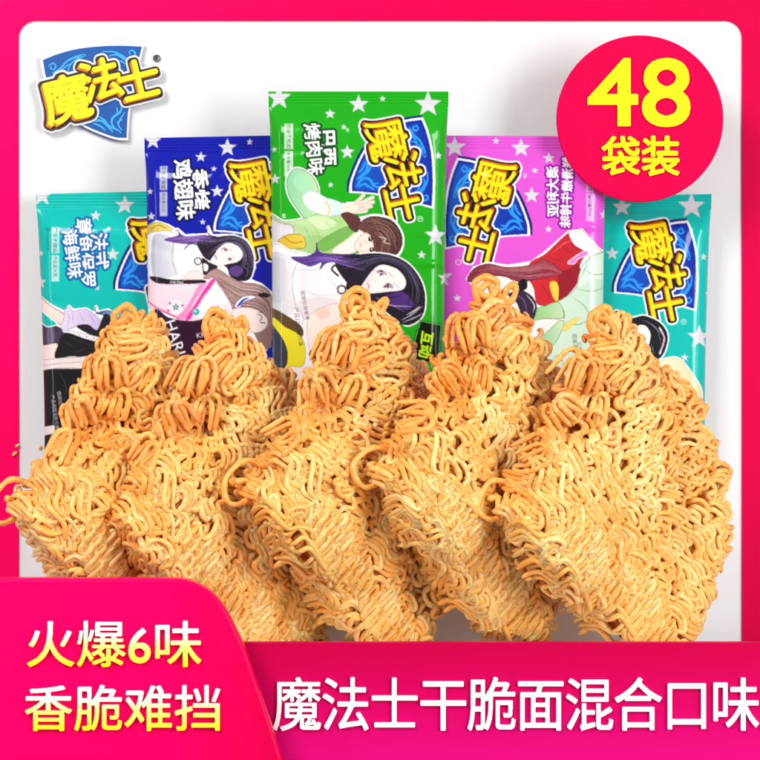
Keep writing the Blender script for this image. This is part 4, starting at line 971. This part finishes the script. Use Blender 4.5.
    # looser strands thrown across the top
    for _ in range(12):
        x, y = inside[rng.randint(len(inside))]; T_ = toastness(x, y)
        p = path(x, y, rng.uniform(40, 95), rng.normal(0, 0.35+0.5*T_), 0.5)
        if len(p) < 10: continue
        k = float(np.clip(T_*1.1, 0, 1)); col = GOLD[rng.randint(len(GOLD))]*(1-k)+TOAST[rng.randint(len(TOAST))]*k
        C = wavy(p, rng.uniform(4, 9), rng.uniform(22, 38), 3.0, rng.uniform(-5.5, -2.0), rng.uniform(2, 3.5), rng.uniform(0, 6.28), rng.uniform(-0.6, 0.6))
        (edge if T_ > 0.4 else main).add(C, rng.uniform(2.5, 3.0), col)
    tuck = lambda n: 10*np.exp(-(np.arange(n)/2.5)**2)+10*np.exp(-((n-1-np.arange(n))/2.5)**2)
    # a braid of tight folds and long slack strands on the lower left corner
    for k in range(5):
        p = np.array([(-46+k*9+0.35*t, 196+k*5+t) for t in np.arange(0, 92, 2)]); 
        main.add(wavy(p, 8.5, 10.5, 2.4, -3.5-0.3*k, 2.5, k*1.3, 0.5), 2.5, GOLD[k % 5])
    for k in range(12):
        y0 = 200+k*6.2+rng.uniform(-3, 3); x0 = -104+max(0, (y0-225))*0.55+rng.uniform(0, 6)
        p = np.array(crom([(x0, y0), (x0+16, y0-8+rng.uniform(-5, 5)), (x0+34, y0+5+rng.uniform(-4, 4)), (x0+48, y0-1+rng.uniform(-4, 6)), (x0+60, y0+12+rng.uniform(-5, 5)), (x0+66, y0+26+rng.uniform(-5, 8))], 6, False))
        z = SLOPE*p[:, 0]-lift(p[:, 0], p[:, 1])-1.5+rng.uniform(-3, 3)+2*np.sin(np.linspace(0, 6, len(p))+k)+tuck(len(p))
        main.add(np.column_stack([p, z]), rng.uniform(2.4, 2.9), GOLD[rng.randint(5)])
    sx_, sy_ = rng.uniform(-6, 8), rng.uniform(-8, 8)
    for k in range(6):
        p = np.array(crom([(-84+sx_+k*6, 146+sy_+k*2), (-72+sx_+k*7, 160+sy_+rng.uniform(-4, 4)), (-76+sx_+k*7.5, 182+sy_+k*2), (-60+sx_+k*7, 202+sy_), (-62+sx_+k*7, 226+k*2+rng.uniform(-6, 6))], 7, False))
        z = SLOPE*p[:, 0]-lift(p[:, 0], p[:, 1])-3+rng.uniform(-3, 2)+3*np.sin(np.linspace(0, 7, len(p))+k*2)+tuck(len(p))
        main.add(np.column_stack([p, z]), rng.uniform(2.5, 3.0), GOLD[rng.randint(5)])
    # bundles of nested arches on the toasted rim
    for cx, cy, R, n, rot in ((-20, 54, 15, 5, 0.25), (-42, 96, 12, 4, -0.7), (-64, 134, 12, 3, 0.8), (4, 34, 11, 3, 1.0), (-8, 92, 13, 3, 0.5), (22, 60, 12, 3, 0.75)):
        rot += rng.uniform(-0.5, 0.5); cx += rng.uniform(-5, 5); cy += rng.uniform(-5, 5)
        for k in range(n):
            a = np.linspace(math.pi*0.9, math.pi*2.12, 26); R2 = R*rng.uniform(0.75, 1.15); o = (k-(n-1)/2)*6.0+rng.uniform(-1.4, 1.4); rk = rot+rng.uniform(-0.24, 0.24)
            lx = R2*0.62*np.cos(a)+o; ly = np.where(np.sin(a) < 0, R2*1.0*np.sin(a), R2*1.3*np.sin(a))+rng.uniform(-3, 3)
            lx = np.concatenate([[lx[0]-1-rng.uniform(0, 3)], lx, [lx[-1]+rng.uniform(-2, 3)]]); ly = np.concatenate([[ly[0]+14], ly, [ly[-1]+12]])
            x = cx+lx*math.cos(rk)-ly*math.sin(rk); y = cy+lx*math.sin(rk)+ly*math.cos(rk)
            q_ = np.array(crom(np.stack([x, y], 1)[::3], 6, False)); x, y = q_[:, 0], q_[:, 1]
            arch = np.sin(np.linspace(0, math.pi, len(x)))
            z = SLOPE*x-np.maximum(lift(x, y), 5)-1.0-5.5*arch-2.6*k+rng.uniform(-1, 1)
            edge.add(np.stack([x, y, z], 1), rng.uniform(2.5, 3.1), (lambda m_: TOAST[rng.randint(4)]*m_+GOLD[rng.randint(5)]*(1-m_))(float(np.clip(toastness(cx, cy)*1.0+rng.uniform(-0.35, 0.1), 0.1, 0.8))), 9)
    def curl(pts, rad, col, z0, dz):
        p = np.array(crom([(x+rng.uniform(-2.2, 2.2), y+rng.uniform(-2.2, 2.2)) for x, y in pts], 8, False)); b = Bundle(); z = SLOPE*p[:, 0]-z0+np.linspace(0, dz, len(p))+1.5*np.sin(np.linspace(0, 9, len(p)))
        b.add(np.column_stack([p, z]), rad, col, 9); return b.mesh('curl')
    curls = [curl([(-4, 30), (-12, 16), (-12, 2), (-2, -6), (8, 0), (8, 12), (0, 18), (-6, 10), (-2, 2), (6, 6), (6, 22)], 3.5, TOAST[3], 11, -3),
             curl([(14, 32), (15, 18), (20, 8), (27, 3), (28, 13), (21, 20), (14, 20), (10, 28)], 3.4, TOAST[3], 11, -2),
             curl([(-86, 176), (-100, 166), (-114, 168), (-125, 180), (-127, 196), (-118, 206), (-106, 204), (-100, 194), (-106, 184), (-116, 186)], 2.9, GOLD[2], 9, -4)]
    return main.mesh('noodle_block'), edge.mesh('toasted_rim'), curls

VAR = [cake_meshes(s) for s in (11, 23, 37, 52, 71)]
def cake(px, py, depth, var, label, group, tilt=0.0, curls=True):
    f = fac(depth)/S
    b = thing('noodle_cake', at(px, py+332, depth), label, 'noodle cake', group)
    m, e, cs = VAR[var]
    def put(name, me):
        o = bpy.data.objects.new(name, me); COL.objects.link(o); o.parent = b
        o.location = (0, 0, 332*S*f); o.scale = (f, f, f)
    put('noodle_block', m); put('toasted_rim', e)
    for c in (cs if curls else []): put('curl', c)
    b.rotation_euler = (0, math.radians(tilt), 0)
    return b
g1 = 'noodle cakes standing in the front row'; g2 = 'noodle cakes standing behind and below the front row'
UP = [((128, 312), 0, 'fried noodle cake before the left teal pack, its curl hanging past the pink border'),
      ((224, 317), 1, 'fried noodle cake whose peak covers the black shirt on the blue pack'),
      ((353, 297), 2, 'fried noodle cake whose peak reaches the black haired woman on the green pack'),
      ((478, 282), 3, 'tallest fried noodle cake, its peak in front of the left half of the pink pack'),
      ((602, 312), 4, 'rightmost of the front noodle cakes, its peak between pink pack and right teal pack')]
for i, ((x, y), v, lb) in enumerate(UP): cake(x, y, -120, v, lb, g1, (0, -1.2, 0.8, 1.6, 0)[i])
LOW = [((176, 366), 3, 'low noodle cake almost hidden behind the pink slogan board, nearest the left'),
       ((278, 364), 4, 'low noodle cake just right of the slogan board, meeting the caption board'),
       ((401, 350), 0, 'low noodle cake above the middle of the caption board, left of its two white gaps'),
       ((526, 336), 1, 'low noodle cake between the two white gaps above the caption board'),
       ((660, 356), 2, 'low noodle cake at the far right, its bulging side nearest the right border')]
for (x, y), v, lb in LOW: cake(x-3, y+5, -58, v, lb, g2, -1.0, False)
# loose crumbs beside the left curl, clinging to the board
for i, (x, y, r, d, lb) in enumerate(((17.2, 445.5, 1.7, 136.5, 'upper tiny noodle crumb clinging to the pink border'), (14.6, 453.5, 2.2, 136.5, 'lower and bigger noodle crumb clinging to the pink border'), (40, 447.5, 1.7, 138, 'tiny noodle crumb on the white panel beside the left teal pack'))):
    b = Bundle(); a = np.linspace(0, 1, 6); p = np.stack([(a-0.5)*r*2.2, -(a-0.5)*r*1.6, 0.4*np.sin(a*3)], 1); b.add(p, r*0.8, GOLD[i])
    o = link('noodle_crumb', b.mesh('noodle_crumb')); o.location = at(x, y, d)
    tag(o, lb, 'crumb', 'noodle crumbs')
